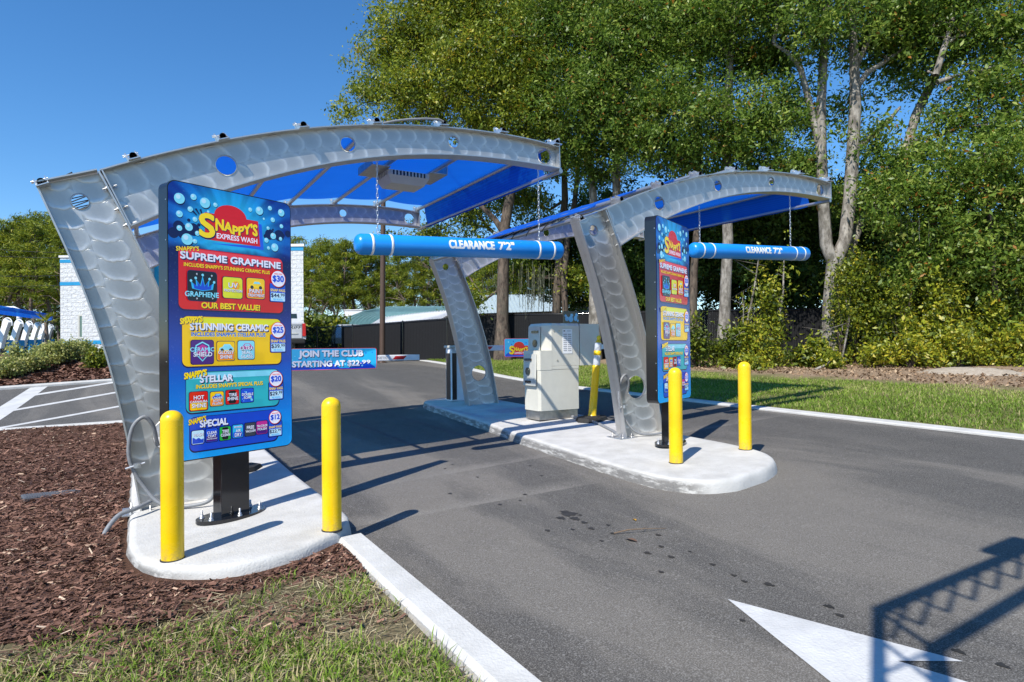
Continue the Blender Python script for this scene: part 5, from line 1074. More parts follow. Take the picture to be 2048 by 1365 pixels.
# ---- vacuum arches under a blue awning, far left
def vac():
    proto = None
    for k, (vx, vd) in enumerate(((-14, 33), (16, 36), (40, 39), (61, 43), (79, 47), (93, 51), (107, 55))):
        p = at(vx-14, 702, vd); zb = float(at(vx, 638+vx*.13, vd)[2])-3.0
        if proto is None:
            t = empty('vacuum_arch', (0, 0, 0), 0, '', 'vacuum arch', 'silver vacuum arches in a row on the left'); proto = t
            mb = MB(); P = [(-.35, -.8), (-.15, 0), (.0, .8), (.2, 1.6), (.5, 2.3), (.8, 2.85)]
            mb.ribbon([(a, b) for a, b in P], -.10, .10, .42, 0)
            mb.build('frame', M['smooth'], t); mb = MB(); mb.box((.05, .32, .9), (.62, .3, 1.9), 2, bev=.05); mb.box((.02, .0, 1.2), (.26, .24, .34), 1); mb.box((-.12, .0, .35), (.5, .23, .6), 2); mb.build('cabinet', [M['beige2'], M['black'], M['bandblue']], t)
            mb = MB(); mb.tube([(.55+.42*math.cos(a), 0, 2.75+.35*math.sin(a)) for a in np.linspace(-.3, 3.3, 14)], .03, 8); mb.build('hose_boom', M['smooth'], t)
        else: t = dup(proto)
        t['label'] = ('nearest', 'second', 'third', 'middle', 'third last', 'second last', 'farthest')[k]+' silver vacuum arch in the row under the blue awning'; t.location = (p[0], p[1], zb); t.rotation_euler = (0, 0, math.atan2(VX[1], VX[0])-.35)
    t = empty('blue_awning', (0, 0, 0), 0, 'long blue cloth awning over the vacuum arches', 'awning'); mb = MB(); a, b = at(-120, 598, 31), at(108, 634, 54); o = VY*1.2-VX*.9; o2 = -VY*.6+VX*.2
    V = []
    for k in range(21):
        f = k/20; p = a+(b-a)*f; s_ = -.12*abs(math.sin(f*math.pi*6)); V += [p+o2+np.array([0, 0, -.38]), p+np.array([0, 0, .2+s_]), p+o+np.array([0, 0, .25])]
    for k in range(20): mb.add([V[3*k], V[3*k+3], V[3*k+4], V[3*k+1]], [(0, 1, 2, 3)]); mb.add([V[3*k+1], V[3*k+4], V[3*k+5], V[3*k+2]], [(0, 1, 2, 3)])
    mb.build('cloth', M['fabric'], t)
    t = empty('white_pipe', (0, 0, 0), 0, 'thick white pipe bending above the blue awning', 'pipe'); mb = MB(); mb.tube([at(-40, 617, 50), at(10, 617, 50), at(28, 617, 50), at(36, 620, 50), at(38, 628, 50), at(38, 660, 50)], .16, 10); mb.build('tube', M['smooth'], t)
vac()
for k, (y0, y1) in enumerate(((493, 500), (508, 512), (551, 550), (572, 570))):
    mb = MB(); mb.tube([at(-80+260*f, y0+(y1-y0)*f*2+3*math.sin(f*math.pi), 48) for f in np.linspace(0, 1, 9)], .018, 5)
    tag(mb.build('power_line', M['rope']), ('top', 'second', 'third', 'lowest')[k]+' thin power line crossing in front of the left pines', 'power line', 'power lines on the left')
# ------------------------------------------------------------------ trees and shrubs
def mk_bark(name, c0, c1, sc=7):
    g = NG(name); v = g.co(scale=(1, 1, .35)); n1 = g.noise(v, sc, 6, .7); n2 = g.noise(g.co(), 2.2, 4, .6); c = g.mix(g.ramp(n1, (.38, 0.), (.62, 1.)), c0, c1); c = g.mix(g.ramp(n2, (.5, 0.), (.62, .6)), c, (.10, .09, .07)); g.base(c, .9, 0, .2); g.bump(n1, .8, .03); return g.m
M['barkpale'] = mk_bark('pale_bark', (.12, .105, .09), (.36, .33, .29)); M['barkdark'] = mk_bark('dark_bark', (.045, .035, .03), (.17, .13, .10)); M['barkpine'] = mk_bark('pine_bark', (.10, .07, .055), (.32, .24, .19))
OAK = [(0, (.03, .06, .008)), (.3, (.11, .20, .025)), (.6, (.235, .335, .05)), (.85, (.40, .48, .095)), (.985, (.56, .56, .15)), (1, (.45, .2, .04))]
M['oak'] = mk_tint('oak_leaves', OAK, .42, .5, .4); M['oakgold'] = mk_tint('golden_leaves', [(0, (.035, .06, .008)), (.35, (.17, .24, .02)), (.65, (.35, .39, .035)), (.9, (.54, .50, .05)), (1, (.5, .32, .03))], .45, .42, .5)
M['oakdark'] = mk_tint('shade_tinted_leaves', [(0, (.02, .04, .006)), (.5, (.09, .165, .024)), (.85, (.20, .30, .05)), (1, (.36, .34, .06))], .5, .45, .4)  # darker copy of the oak leaves: understory shade put into the colour
M['pine'] = mk_tint('pine_needles', [(0, (.04, .07, .008)), (.45, (.16, .215, .018)), (.8, (.34, .36, .026)), (1, (.46, .40, .04))], .55, .34, .3)
M['bushleaf'] = mk_tint('bush_leaves', [(0, (.035, .06, .008)), (.4, (.13, .18, .015)), (.75, (.31, .34, .022)), (1, (.52, .44, .04))], .45, .32, .5)
M['varieg'] = mk_tint('variegated_leaves', [(0, (.09, .15, .03)), (.4, (.28, .32, .07)), (.8, (.52, .50, .17)), (1, (.65, .62, .3))], .5, .3, .4)
M['moss'] = mk_tint('hanging_moss', [(0, (.04, .045, .03)), (.6, (.11, .12, .085)), (1, (.2, .2, .15))], .9, .2, .1)
def unit(n): d = rng.normal(size=(n, 3)); return d/np.linalg.norm(d, axis=1)[:, None]
def leaf_quads(C, L, wr=.42, up=.5, droop=.25):
    n = len(C); d = unit(n); d[:, 2] -= droop; d /= np.linalg.norm(d, axis=1)[:, None]
    nn = unit(n); nn[:, 2] += up; s_ = np.cross(nn, d); s_ /= np.maximum(np.linalg.norm(s_, axis=1), 1e-6)[:, None]
    if np.isscalar(L): L = np.full(n, L)
    L = L*np.clip(rng.lognormal(0, .32, n), .45, 1.9); e = np.cross(s_, d)*(L*.10)[:, None]
    return np.stack([C-d*(L*.5)[:, None], C+s_*(L*wr*.5)[:, None]-e, C+d*(L*.5)[:, None], C-s_*(L*wr*.5)[:, None]-e], 1)
def cluster_points(blobs, per, sig, fl=.7, shell=1.6):
    """leaf positions: clumps spread through uneven ellipsoids"""
    out = []; cen = []
    for c, r, n in blobs:
        r = np.array(r if hasattr(r, '__len__') else (r, r, r*.85)); d = unit(n); q = rng.random(n)**(1/shell)
        lump = 1+.26*np.sin(d[:, 0]*4+c[0])*np.sin(d[:, 1]*5+c[1])+.18*np.sin(d[:, 2]*7+c[2]*2+d[:, 0]*3)
        P = np.array(c)+d*r*(q*lump)[:, None]; cen.append(P)
        k = rng.poisson(per, n); idx = np.repeat(np.arange(n), k); s_ = sig*rng.uniform(.6, 1.4, n)
        X = P[idx]+rng.normal(size=(len(idx), 3))*np.array([1, 1, fl])*s_[idx][:, None]; out.append((X, idx, n))
    return out, cen
def tints(out, base=.42, sd=.16, z0=None):
    T = []
    for X, idx, n in out: b = base+rng.normal(0, .15, n); T.append(np.clip(b[idx]+rng.normal(0, sd, len(idx)), 0, 1))
    T = np.concatenate(T); T[rng.random(len(T)) < .012] = 1.; return T
def limb(mb, a, b, r0, r1, wig=.12, n=6):
    a, b = np.array(a, float), np.array(b, float); L = np.linalg.norm(b-a); P = []
    for k in range(n+1):
        f = k/n; p = a+(b-a)*f; p[2] += L*.10*math.sin(f*math.pi); p += rng.normal(0, 1, 3)*L*wig*.25*math.sin(f*math.pi); P.append(p)
    mb.tube(P, list(np.linspace(r0, r1, n+1)), 6, cap=False); return P
def tree(name, lab, cat, group, trunks, blobs, leaf, mat, bark, per=46, sig=.235, L=.13, base=.42, twigs=.10, limbs=(), moss=None, wr=.42, fl=.7, droop=.25):
    b0 = np.array(trunks[0][0][0]); t = empty(name, tuple(b0), 0, lab, cat, group); mb = MB(); tops = []
    for tr in trunks:
        P = [np.array(p)-b0 for p, r in tr]; mb.tube([tuple(p) for p in P], [r for p, r in tr], 10, cap=False); tops += P[len(P)//2:]
    for lm in limbs: mb.tube([tuple(np.array(p)-b0) for p, r in lm], [r for p, r in lm], 7, cap=False); tops += [np.array(p)-b0 for p, r in lm]
    bl = [(np.array(c)-b0, r, n) for c, r, n in blobs]; out, cen = cluster_points(bl, per, sig, fl); tops = np.array(tops)
    for (c, r, n), P in zip(bl, cen):
        rr = float(np.mean(r)); j = np.argmin(np.linalg.norm(tops-c, axis=1)+np.maximum(0, tops[:, 2]-c[2])*2); hub = limb(mb, tops[j], c, .03+.022*rr, .02)
        for p in P[:int(n*twigs)]:
            h = hub[rng.integers(3, len(hub))]; mid = (h+p)/2+rng.normal(0, .1, 3); mb.tube([h, mid, p], [.016, .011, .006], 4, cap=False)
    mb.build('trunk', M[bark], t); X = np.concatenate([o[0] for o in out])
    quads('crown', leaf_quads(X, L, wr, .5, droop), tints(out, base), M[mat], t)
    if moss:
        C = []
        for c, n, ln in moss:
            p = np.array(c)-b0+rng.normal(size=(n, 3))*[.35, .35, .2]
            for q in p:
                l = ln*rng.uniform(.3, 1); k = int(l/.07)+2; zz = np.linspace(0, -l, k); w_ = rng.uniform(.006, .016); a = rng.random()*6; sx = np.array([math.cos(a), math.sin(a), 0])*w_
                for i in range(k-1): off = rng.normal(0, .012, 3); C.append([q+[0, 0, zz[i]]-sx+off, q+[0, 0, zz[i]]+sx+off, q+[0, 0, zz[i+1]-.03]+sx*.6, q+[0, 0, zz[i+1]-.03]-sx*.6])
        C = np.array(C); quads('moss', C, rng.random(len(C)), M['moss'], t)
    return t
def B(px, py, d, r, n=None, fl=.8): r_ = (r*1.1, r*1.1, r*fl); return (at(px, py, d), r_, int((n if n else 30*r**2.0)*1.45))
def ground_pt(px, d): p = at(px, 700, d); p[2] = float(R(p[0], p[1]))-.1; return p
def trunk_px(pts, d, r, flare=1.5):
    P = [ground_pt(pts[0][0], d)]; out = [(P[0], r[0]*flare)]
    for i, (x, y) in enumerate(pts[1:]): out.append((at(x, y, d), r[min(i+1, len(r)-1)]))
    return out
G = 'broadleaf trees beyond the fence and the lawn'
# big pale double trunk, right of centre
d = 20.5
tree('broadleaf_tree', 'pale barked tree with a forked double trunk at the lawn edge', 'tree', G,
     [trunk_px([(1664, 740), (1660, 680), (1662, 600), (1668, 530), (1690, 480), (1700, 400), (1706, 299), (1711, 200), (1709, 141), (1705, 60), (1702, -40)], d, [.34, .27, .25, .24, .20, .21, .20, .17, .15, .12, .1])],
     [B(1700, -30, d, 2.2), B(1560, -10, d, 2.0), B(1640, 60, d-.5, 1.5), B(1770, 50, d, 1.5), B(1690, 215, d+.9, 1.0, 16), B(1745, 280, d, .9, 20), B(1745, 375, d-.6, .8, 18), B(1850, 20, d, 1.6), B(1750, 110, d+.8, 1.1, 22), B(1620, 240, d+.6, .8, 16), B(1690, 400, d+1, 1.0, 24), B(1800, 130, d+1, 1.2, 26), B(1610, 330, d+.5, .9, 20)], None, 'oak', 'barkpale',
     limbs=[[(at(1668, 530, d), .2), (at(1652, 490, d), .2), (at(1646, 400, d), .18), (at(1642, 299, d), .17), (at(1642, 211, d), .15), (at(1649, 70, d), .12), (at(1656, -30, d), .09)],
            [(at(1644, 320, d), .12), (at(1628, 246, d), .11), (at(1612, 180, d), .10), (at(1600, 134, d), .09), (at(1575, 105, d), .06), (at(1547, 88, d), .04)],
            [(at(1706, 300, d), .1), (at(1735, 280, d), .09), (at(1775, 245, d), .07), (at(1800, 215, d), .04)], [(at(1710, 180, d), .1), (at(1735, 145, d), .09), (at(1776, 120, d), .07), (at(1810, 95, d), .04)],
            [(at(1709, 140, d), .09), (at(1730, 95, d), .08), (at(1751, 53, d), .07), (at(1765, 0, d), .05)]])
d = 19.5
tree('broadleaf_tree', 'tree whose pale trunk leans far to the right over the lawn', 'tree', G,
     [trunk_px([(1676, 745), (1676, 620), (1692, 520), (1723, 440), (1760, 400), (1797, 352), (1815, 290), (1832, 229), (1871, 151), (1912, 112), (1955, 81), (2048, 21), (2120, -30)], 20.9, [.2, .18, .16, .15, .145, .14, .14, .14, .14, .13, .12, .1, .08])],
     [B(1950, -10, d, 1.9), B(2060, 60, d, 1.9), B(2120, 150, d-.5, 2.), B(1900, 230, d+.4, 1.0, 20), B(1960, 170, d, 1.1), B(2020, 250, d-.5, 1.5), B(1800, 60, d+1, 1.3), B(1840, 150, d+1, 1.0, 20), B(1890, 80, d+.8, 1.2, 26), B(1790, 330, d+.6, 1.0, 24), B(1860, 300, d+.6, 1.0, 26), B(1960, 60, d-.3, 1.4, 30)], None, 'oak', 'barkpale',
     limbs=[[(at(1871, 151, d), .1), (at(1890, 90, d), .09), (at(1903, 50, d), .08), (at(1912, -10, d), .05)], [(at(1875, 165, d), .08), (at(1905, 155, d), .06), (at(1930, 148, d), .03)]])
d = 22
tree('broadleaf_tree', 'straight pale trunk tree behind the far clearance bar', 'tree', G, [trunk_px([(1448, 745), (1449, 640), (1452, 560), (1456, 480), (1452, 380), (1455, 250), (1460, 120), (1470, 0), (1475, -80)], d, [.24, .2, .19, .18, .17, .15, .13, .1, .08])],
     [B(1420, 60, d, 2.0), B(1500, 120, d, 1.7), B(1530, 250, d-1, 1.7), B(1400, 230, d-.6, 1.9), B(1470, 300, d-.5, 1.6), B(1570, 340, d-1, 1.2), B(1500, -20, d, 2), B(1580, 210, d, .9), B(1560, 120, d, 1.1)], None, 'oak', 'barkpale')
d = 23.5
tree('broadleaf_tree', 'slim trunk tree just right of the far menu board', 'tree', G, [trunk_px([(1384, 745), (1386, 640), (1388, 540), (1395, 450), (1398, 300), (1400, 150), (1395, 0)], d, [.17, .15, .14, .13, .12, .1, .08])],
     [B(1350, 80, d, 2.2), B(1330, 200, d-.5, 2.0), B(1370, 310, d-.5, 1.4), B(1300, 0, d, 2.4), B(1410, 0, d, 1.9), B(1290, 290, d, 1.5), B(1440, 400, d+1, 1.3)], None, 'oak', 'barkdark')
d = 25
tree('broadleaf_tree', 'dark trunk tree between the two canopies', 'tree', G, [trunk_px([(1238, 745), (1236, 600), (1235, 450), (1232, 340), (1236, 240), (1240, 100), (1240, -40)], d, [.22, .18, .17, .16, .14, .11, .08]), trunk_px([(1190, 745), (1189, 500), (1187, 396), (1180, 330), (1170, 230), (1165, 100)], d+.5, [.2, .17, .16, .14, .1, .07])],
     [B(1180, 60, d-.5, 2.6), B(1250, 150, d-1, 2.4), B(1270, 30, d, 2.6), B(1200, 220, d-1, 2.1), B(1150, 170, d-.5, 2.2), B(1260, 260, d-1, 1.8), B(1160, 290, d, 1.5), B(1210, -40, d, 2.5), B(1200, 350, d+.5, 1.1), B(1110, 40, d, 2.4)], None, 'oak', 'barkpale')
d = 26.5
tree('broadleaf_tree', 'spreading golden green tree rising over the near canopy', 'tree', G, [trunk_px([(1006, 745), (1005, 640), (1006, 560), (1010, 450), (1030, 340), (1060, 240), (1050, 120), (1030, 0)], d, [.30, .26, .25, .22, .2, .17, .13, .1])],
     [B(760, 120, d, 1.3), B(800, 190, d-.5, 1.6), B(735, 185, d, .85, 26), B(850, 90, d, 2.0), B(800, 65, d, 1.3), B(860, 200, d-.6, 2.0), B(930, 40, d, 2.5), B(930, 150, d-1, 2.3), B(1010, 90, d-.5, 2.5), B(1020, 200, d-1, 2.2), B(960, -20, d, 2.4), B(1080, 20, d, 2.3), B(1080, 140, d-1, 2.0), B(1100, 250, d-.6, 1.8), B(960, 240, d-.8, 1.6), B(860, 20, d, 1.5), B(890, -30, d, 1.9), B(1050, 290, d, 1.2), B(700, 222, d, .6, 12), B(785, 250, d, .6, 12), B(760, 20, d, .5, 8)], None, 'oakgold', 'barkdark', base=.46,
     limbs=[[(at(1010, 470, d), .15), (at(990, 440, d), .12), (at(950, 400, d), .1), (at(910, 360, d), .06)], [(at(1030, 340, d), .14), (at(960, 260, d), .12), (at(900, 200, d), .1), (at(840, 150, d), .07)]])
d = 28
tree('broadleaf_tree', 'sparse tree showing under the near canopy with hanging moss', 'tree', G, [trunk_px([(1112, 745), (1112, 640), (1116, 560), (1122, 470), (1130, 400), (1128, 330), (1120, 260)], d, [.24, .2, .19, .17, .15, .12, .1]), trunk_px([(1131, 745), (1131, 640), (1128, 560), (1135, 480), (1150, 400), (1160, 300)], d-.3, [.17, .14, .14, .13, .11, .08])],
     [B(930, 430, d, 1.2, 40), B(860, 470, d+1, 1.0, 34), B(1000, 400, d, 1.1, 36), B(1060, 400, d, 1.2, 44), B(1080, 470, d+.5, 1.1, 36), B(960, 500, d+.5, 1.0, 34), B(900, 520, d+1, 1.1, 34), B(1130, 320, d-.5, 1.2), B(800, 490, d+2, .8, 20), B(930, 600, d-1, .9, 30), B(1040, 540, d, 1.0, 34), B(1150, 560, d, .9, 26)], None, 'oakgold', 'barkdark', base=.36,
     limbs=[[(at(1004, 480, d), .09), (at(975, 455, d), .08), (at(950, 420, d), .06), (at(930, 400, d), .03)], [(at(1005, 575, d), .06), (at(970, 600, d), .05), (at(940, 625, d), .03)], [(at(1130, 400, d), .08), (at(1100, 420, d), .06), (at(1050, 405, d), .03)]],
     moss=[(at(1040, 530, d-1), 22, 1.6), (at(1060, 550, d-1), 26, 1.5), (at(1085, 540, d-1), 26, 1.8), (at(1075, 570, d-1), 18, 1.2), (at(985, 545, d-1), 14, 1.0)])
d = 18.5
tree('broadleaf_tree', 'leafy tree filling the right edge of the view', 'tree', G, [trunk_px([(1995, 752), (1994, 680), (1992, 600), (1985, 500), (1975, 400), (1970, 300)], d, [.1, .085, .08, .07, .06, .05])],
     [B(2000, 330, d, 1.5), B(1930, 350, d, 1.4), B(2060, 400, d, 1.6), B(1880, 420, d+.5, 1.2), B(1990, 450, d+.3, 1.4), B(2070, 520, d, 1.4), B(1940, 520, d+.5, 1.2), B(1840, 380, d+.8, 1.0), B(2030, 600, d+.3, 1.2), B(1850, 480, d+1.5, 1.0), B(1900, 480, d+.5, 1.2), B(1780, 440, d+1.2, 1.0), B(1980, 560, d+.6, 1.1), B(1820, 540, d+1.2, .9)], None, 'oak', 'barkdark', base=.5,
     moss=[(at(1835, 430, d+.4), 16, .9), (at(2010, 460, d), 14, 1.0)])
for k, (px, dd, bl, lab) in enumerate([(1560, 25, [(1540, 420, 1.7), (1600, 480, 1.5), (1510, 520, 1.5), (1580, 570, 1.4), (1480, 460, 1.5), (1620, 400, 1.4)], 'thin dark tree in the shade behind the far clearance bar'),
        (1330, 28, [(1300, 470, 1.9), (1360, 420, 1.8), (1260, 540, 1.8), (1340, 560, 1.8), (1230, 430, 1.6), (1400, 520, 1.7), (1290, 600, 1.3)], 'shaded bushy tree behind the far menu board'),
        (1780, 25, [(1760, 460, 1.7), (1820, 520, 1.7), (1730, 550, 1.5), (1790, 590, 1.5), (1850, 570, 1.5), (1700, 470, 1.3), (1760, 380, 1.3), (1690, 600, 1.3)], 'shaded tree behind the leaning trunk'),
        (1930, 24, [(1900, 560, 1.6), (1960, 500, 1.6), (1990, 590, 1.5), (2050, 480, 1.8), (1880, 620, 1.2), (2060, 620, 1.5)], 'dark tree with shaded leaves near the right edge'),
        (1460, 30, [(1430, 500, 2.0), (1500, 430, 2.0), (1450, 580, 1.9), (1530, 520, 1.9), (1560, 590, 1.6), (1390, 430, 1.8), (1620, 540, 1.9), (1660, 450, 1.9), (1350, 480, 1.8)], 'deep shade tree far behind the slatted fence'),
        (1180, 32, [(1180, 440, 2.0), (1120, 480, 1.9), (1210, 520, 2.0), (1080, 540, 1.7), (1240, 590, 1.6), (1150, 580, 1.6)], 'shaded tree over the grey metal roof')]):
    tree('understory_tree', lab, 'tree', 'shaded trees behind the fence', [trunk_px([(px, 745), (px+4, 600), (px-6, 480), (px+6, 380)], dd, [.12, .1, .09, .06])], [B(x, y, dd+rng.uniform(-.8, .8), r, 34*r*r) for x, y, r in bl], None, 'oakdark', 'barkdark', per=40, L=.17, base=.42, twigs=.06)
# ---- pines: two prototypes, copied
def pine(name, h, seed, lab, group):
    r0 = np.random.default_rng(seed); t = empty(name, (0, 0, 0), 0, lab, 'pine tree', group); mb = MB(); P = [(r0.normal(0, .06)*k, r0.normal(0, .06)*k, h*k/8) for k in range(9)]; mb.tube(P, list(np.linspace(.19, .05, 9)), 8, cap=False)
    blobs = []
    for k in range(30):
        f = .46+.54*(k/29)**.9; z = h*f; a = k*2.4+r0.random(); rr = (1.0-f)*4.2+.35+r0.uniform(-.2, .5); c = (rr*math.cos(a), rr*math.sin(a), z+r0.uniform(-.2, .5)); blobs.append((np.array(c), (r0.uniform(.6, 1.1), r0.uniform(.6, 1.1), r0.uniform(.35, .6)), 16))
        i = min(8, int(f*8)); mb.tube([P[i], tuple(np.array(c)*[.5, .5, 1]), c], [.05, .04, .015], 5, cap=False)
    for k in range(7): a = r0.random()*6; z = h*r0.uniform(.25, .5); mb.tube([(0, 0, z), (1.2*math.cos(a), 1.2*math.sin(a), z+.2)], [.03, .01], 4, cap=False)
    mb.build('trunk', M['barkpine'], t); out, cen = cluster_points(blobs, 20, .22, .7); X = np.concatenate([o[0] for o in out]); quads('crown', leaf_quads(X, .34, .16, .4, -.3), tints(out, .48), M['pine'], t); return t
gp_l, gp_b = 'tall pines behind the vacuum arches', 'pines in the row behind the roofs'
pr1 = pine('pine_tree', 13, 3, '', gp_b); pr2 = pine('pine_tree', 12, 8, '', gp_b); pr3 = pine('pine_tree', 14, 21, '', gp_b)
used = [False]*3; pro = [pr1, pr2, pr3]
def put_pine(px, ytop, dd, k, lab, grp):
    o = pro[k] if not used[k] else dup(pro[k]); used[k] = True; p = ground_pt(px, dd); top = at(px, ytop, dd)[2]; h = (13, 12, 14)[k]*1.035; s_ = (float(top)-p[2])/h
    o.location = tuple(p); o.scale = (s_*rng.uniform(.95, 1.2),)*2+(s_,); o.rotation_euler = (0, 0, rng.random()*6.28); o['label'] = lab; o['group'] = grp
where = ['far left pine at the picture edge', 'slim pine second from the left edge', 'tall pine behind the vacuum arches', 'wide pine above the blue awning', 'tallest pine left of the white building', 'pine touching the white building corner', 'pine half hidden by the near canopy leg']
for k, (x, y) in enumerate([(-30, 470), (12, 445), (40, 432), (72, 448), (100, 428), (128, 440), (160, 452)]): put_pine(x, y, rng.uniform(52, 62), k % 3, where[k], gp_l)
for k, (x, y) in enumerate([(-60, 500), (-5, 505), (30, 498), (58, 505), (90, 500), (118, 500), (150, 505)]): put_pine(x, y, 70, (k+1) % 3, 'second row '+where[k], gp_l)
nm = 'first second third fourth fifth sixth seventh eighth ninth tenth eleventh twelfth thirteenth fourteenth fifteenth sixteenth seventeenth eighteenth nineteenth'.split()
for k, (x, y) in enumerate([(560, 490), (590, 484), (620, 500), (645, 488), (668, 498), (690, 486), (716, 497), (742, 500), (770, 510), (798, 506), (826, 515), (856, 508), (884, 520), (915, 512), (945, 520), (975, 515), (1010, 510), (1050, 505), (1090, 500)]):
    put_pine(x, y-8, rng.uniform(58, 66), k % 3, nm[k]+' pine from the white building in the row behind the roofs', gp_b)
for k, x in enumerate([600, 640, 675, 710, 760, 800, 850, 890, 930, 980, 1030, 1080]): put_pine(x, 535+10*math.sin(k*2), 76, (k*2+1) % 3, nm[k]+' pine in the rear row, counted from the white building', gp_b)
# ---- bushes
def gpm(px, py):
    r = FW+RT*(px-CXP)/FPX+UP*(CYP-py)/FPX
    for d in np.arange(12, 60, .05):
        p = EYE+r*d
        if p[2] < zmound(p[0], p[1]): break
    return p
def bush(name, lab, grp, base, hw, h, L, mat, n, per=14, stems=7, tb=.5, sig=.12, wr=.5):
    b0 = np.array(base); t = empty(name, tuple(b0), 0, lab, 'shrub', grp); blobs = [(np.array([0, 0, h*.55]), (hw*.8, hw*.8, h*.45), n)]
    for k in range(stems): a = k*2.4+rng.random(); blobs.append((np.array([hw*.6*math.cos(a), hw*.6*math.sin(a), h*rng.uniform(.35, .95)]), (hw*.35, hw*.35, h*.22), max(4, n//6)))
    if h > 1.0:
        for k in range(4): a = rng.random()*6.3; blobs.append((np.array([hw*.8*math.cos(a), hw*.8*math.sin(a), h*.06+.16]), (hw*.5, hw*.5, .22), max(5, n//6)))
    out, cen = cluster_points(blobs, per, sig, .8, 1.3); mb = MB(); C = np.concatenate(cen)
    for k in range(stems*3): p = C[rng.integers(len(C))]; mb.tube([(rng.normal(0, .05), rng.normal(0, .05), -.1), tuple(p*[.5, .5, .6]), tuple(p)], [.014, .010, .004], 4, cap=False)
    X = np.concatenate([o[0] for o in out]); k = X[:, 2] > .02; T = tints(out, tb, .2)[k]; mb.build('stems', M['barkdark'], t); quads('foliage', leaf_quads(X[k], L, wr, .6, .1), T, M[mat], t); return t
for k, (x, y, dd, hw, h, lab) in enumerate([(12, 757, 20.5, .40, .48, 'lowest pale yellow shrub at the left picture edge'), (56, 745, 22, .50, .66, 'largest pale yellow shrub in the planting bed'), (108, 729, 24, .50, .60, 'pale yellow shrub right of the largest one'), (133, 722, 26, .36, .52, 'pale yellow shrub nearest the building window'), (160, 712, 29, .30, .45, 'small pale green shrub against the building wall')]):
    p = gpm(x, y); bush('variegated_shrub', lab, 'pale yellow shrubs in the planting bed', p, hw, h, .075, 'varieg', 90, 20, 9, .52, .11)
for x, y, dd, hw, h, lab in [(206, 735, 25, .42, .62, 'small green shrub beside the near canopy leg'), (190, 738, 24.5, .3, .38, 'low green shrub in the mulch left of the canopy leg')]: bush('green_shrub', lab, 'small green shrubs in the planting bed', gpm(x, y), hw, h, .07, 'bushleaf', 60, 16, 6, .35, .09)
LB = [(1385, 742, 21, .6, 1.5, .35), (1432, 742, 21.5, .4, .8, .3), (1475, 742, 20.3, .45, 1.2, .55), (1512, 744, 20.0, .6, 1.3, .62), (1548, 743, 20.2, .35, .6, .62), (1605, 744, 19.8, .4, .45, .5), (1640, 744, 19.6, .4, .8, .58), (1685, 742, 19.8, .55, 2.9, .6), (1725, 742, 20.2, .8, 3.3, .5), (1765, 744, 19.8, .6, 1.2, .42), (1800, 745, 19.4, .7, 2.3, .55), (1845, 746, 19.0, .8, 1.4, .66), (1890, 747, 18.8, .75, 2.6, .62), (1935, 748, 18.6, .7, 1.1, .6), (1975, 750, 18.6, .7, 1.9, .6), (2020, 750, 18.4, .8, 1.2, .62), (2060, 752, 18.2, 1.0, 2.9, .5), (1340, 742, 23, .6, 1.2, .3), (1545, 742, 21, .4, 2.6, .66), (1705, 742, 20.2, .6, 3.3, .68), (1870, 745, 20.5, .9, 3.2, .45), (1960, 748, 20, 1.0, 3.0, .4), (2040, 750, 19.5, 1.0, 3.6, .4)]
bl = ['dark', 'low', 'tall sparse', 'yellow green', 'yellow tipped', 'short', 'leafy', 'tall yellow', 'tall broad', 'dense green', 'broad', 'bright', 'tall bright', 'wide', 'low wide', 'rounded', 'big']
pos = ['beside the far menu board', 'under the slim trunk', 'in front of the pale straight trunk', 'left of the bare fence stretch', 'in the middle of the bare fence stretch', 'before the dark fence gap', 'at the left foot of the forked trunk', 'at the right foot of the forked trunk', 'right of the forked trunk', 'under the leaning trunk', 'in front of the leaning tree', 'near the middle of the right thicket', 'in the right thicket before a dark gap', 'left of the thin grey sapling', 'at the foot of the thin grey sapling', 'right of the thin grey sapling', 'at the right picture edge', 'behind the far menu board post', 'climbing tall before the fence', 'climbing the forked trunk', 'behind the bright shrubs', 'behind the thin grey sapling', 'behind the right edge shrubs']
for k, (x, y, dd, hw, h, tb) in enumerate(LB):
    p = ground_pt(x, dd); p[2] += .1; hw *= .8; h *= 1.12; bush('thicket_shrub', (bl[k] if k < len(bl) else 'tall wispy')+' shrub '+pos[k], 'thicket shrubs along the lawn edge', p, hw, h, (.115, .085, .14)[k % 3], 'bushleaf', int(16+17*h), 15, 10, tb-.10+.10*math.sin(k*2.3), .15)
for k, (x, y, dd, hw, h, tb, lab) in enumerate([(1500, 743, 19.2, .4, .5, .62, 'low bright shrub under the leaning grey sapling'), (1662, 744, 18.9, .35, .45, .6, 'low bright shrub touching the forked trunk'), (1752, 744, 18.7, .45, .8, .68, 'low bright shrub below the pale leaning trunk'), (1818, 746, 18.3, .5, .95, .72, 'bright yellow shrub in front of the right thicket'), (1868, 747, 18.1, .42, .7, .7, 'small bright shrub right of the bright yellow one'), (1918, 748, 18.0, .5, 1.0, .7, 'bright shrub left of the sand heap'), (1968, 749, 18.2, .45, .75, .66, 'small bright shrub behind the sand heap'), (2032, 751, 17.8, .5, 1.1, .68, 'bright shrub in the right corner of the thicket')]):
    bush('front_shrub', lab, 'low bright shrubs in front of the thicket', ground_pt(x, dd)+np.array([0, 0, .1]), hw, h, .10, 'bushleaf', int(30+24*h), 13, 8, tb, .12)
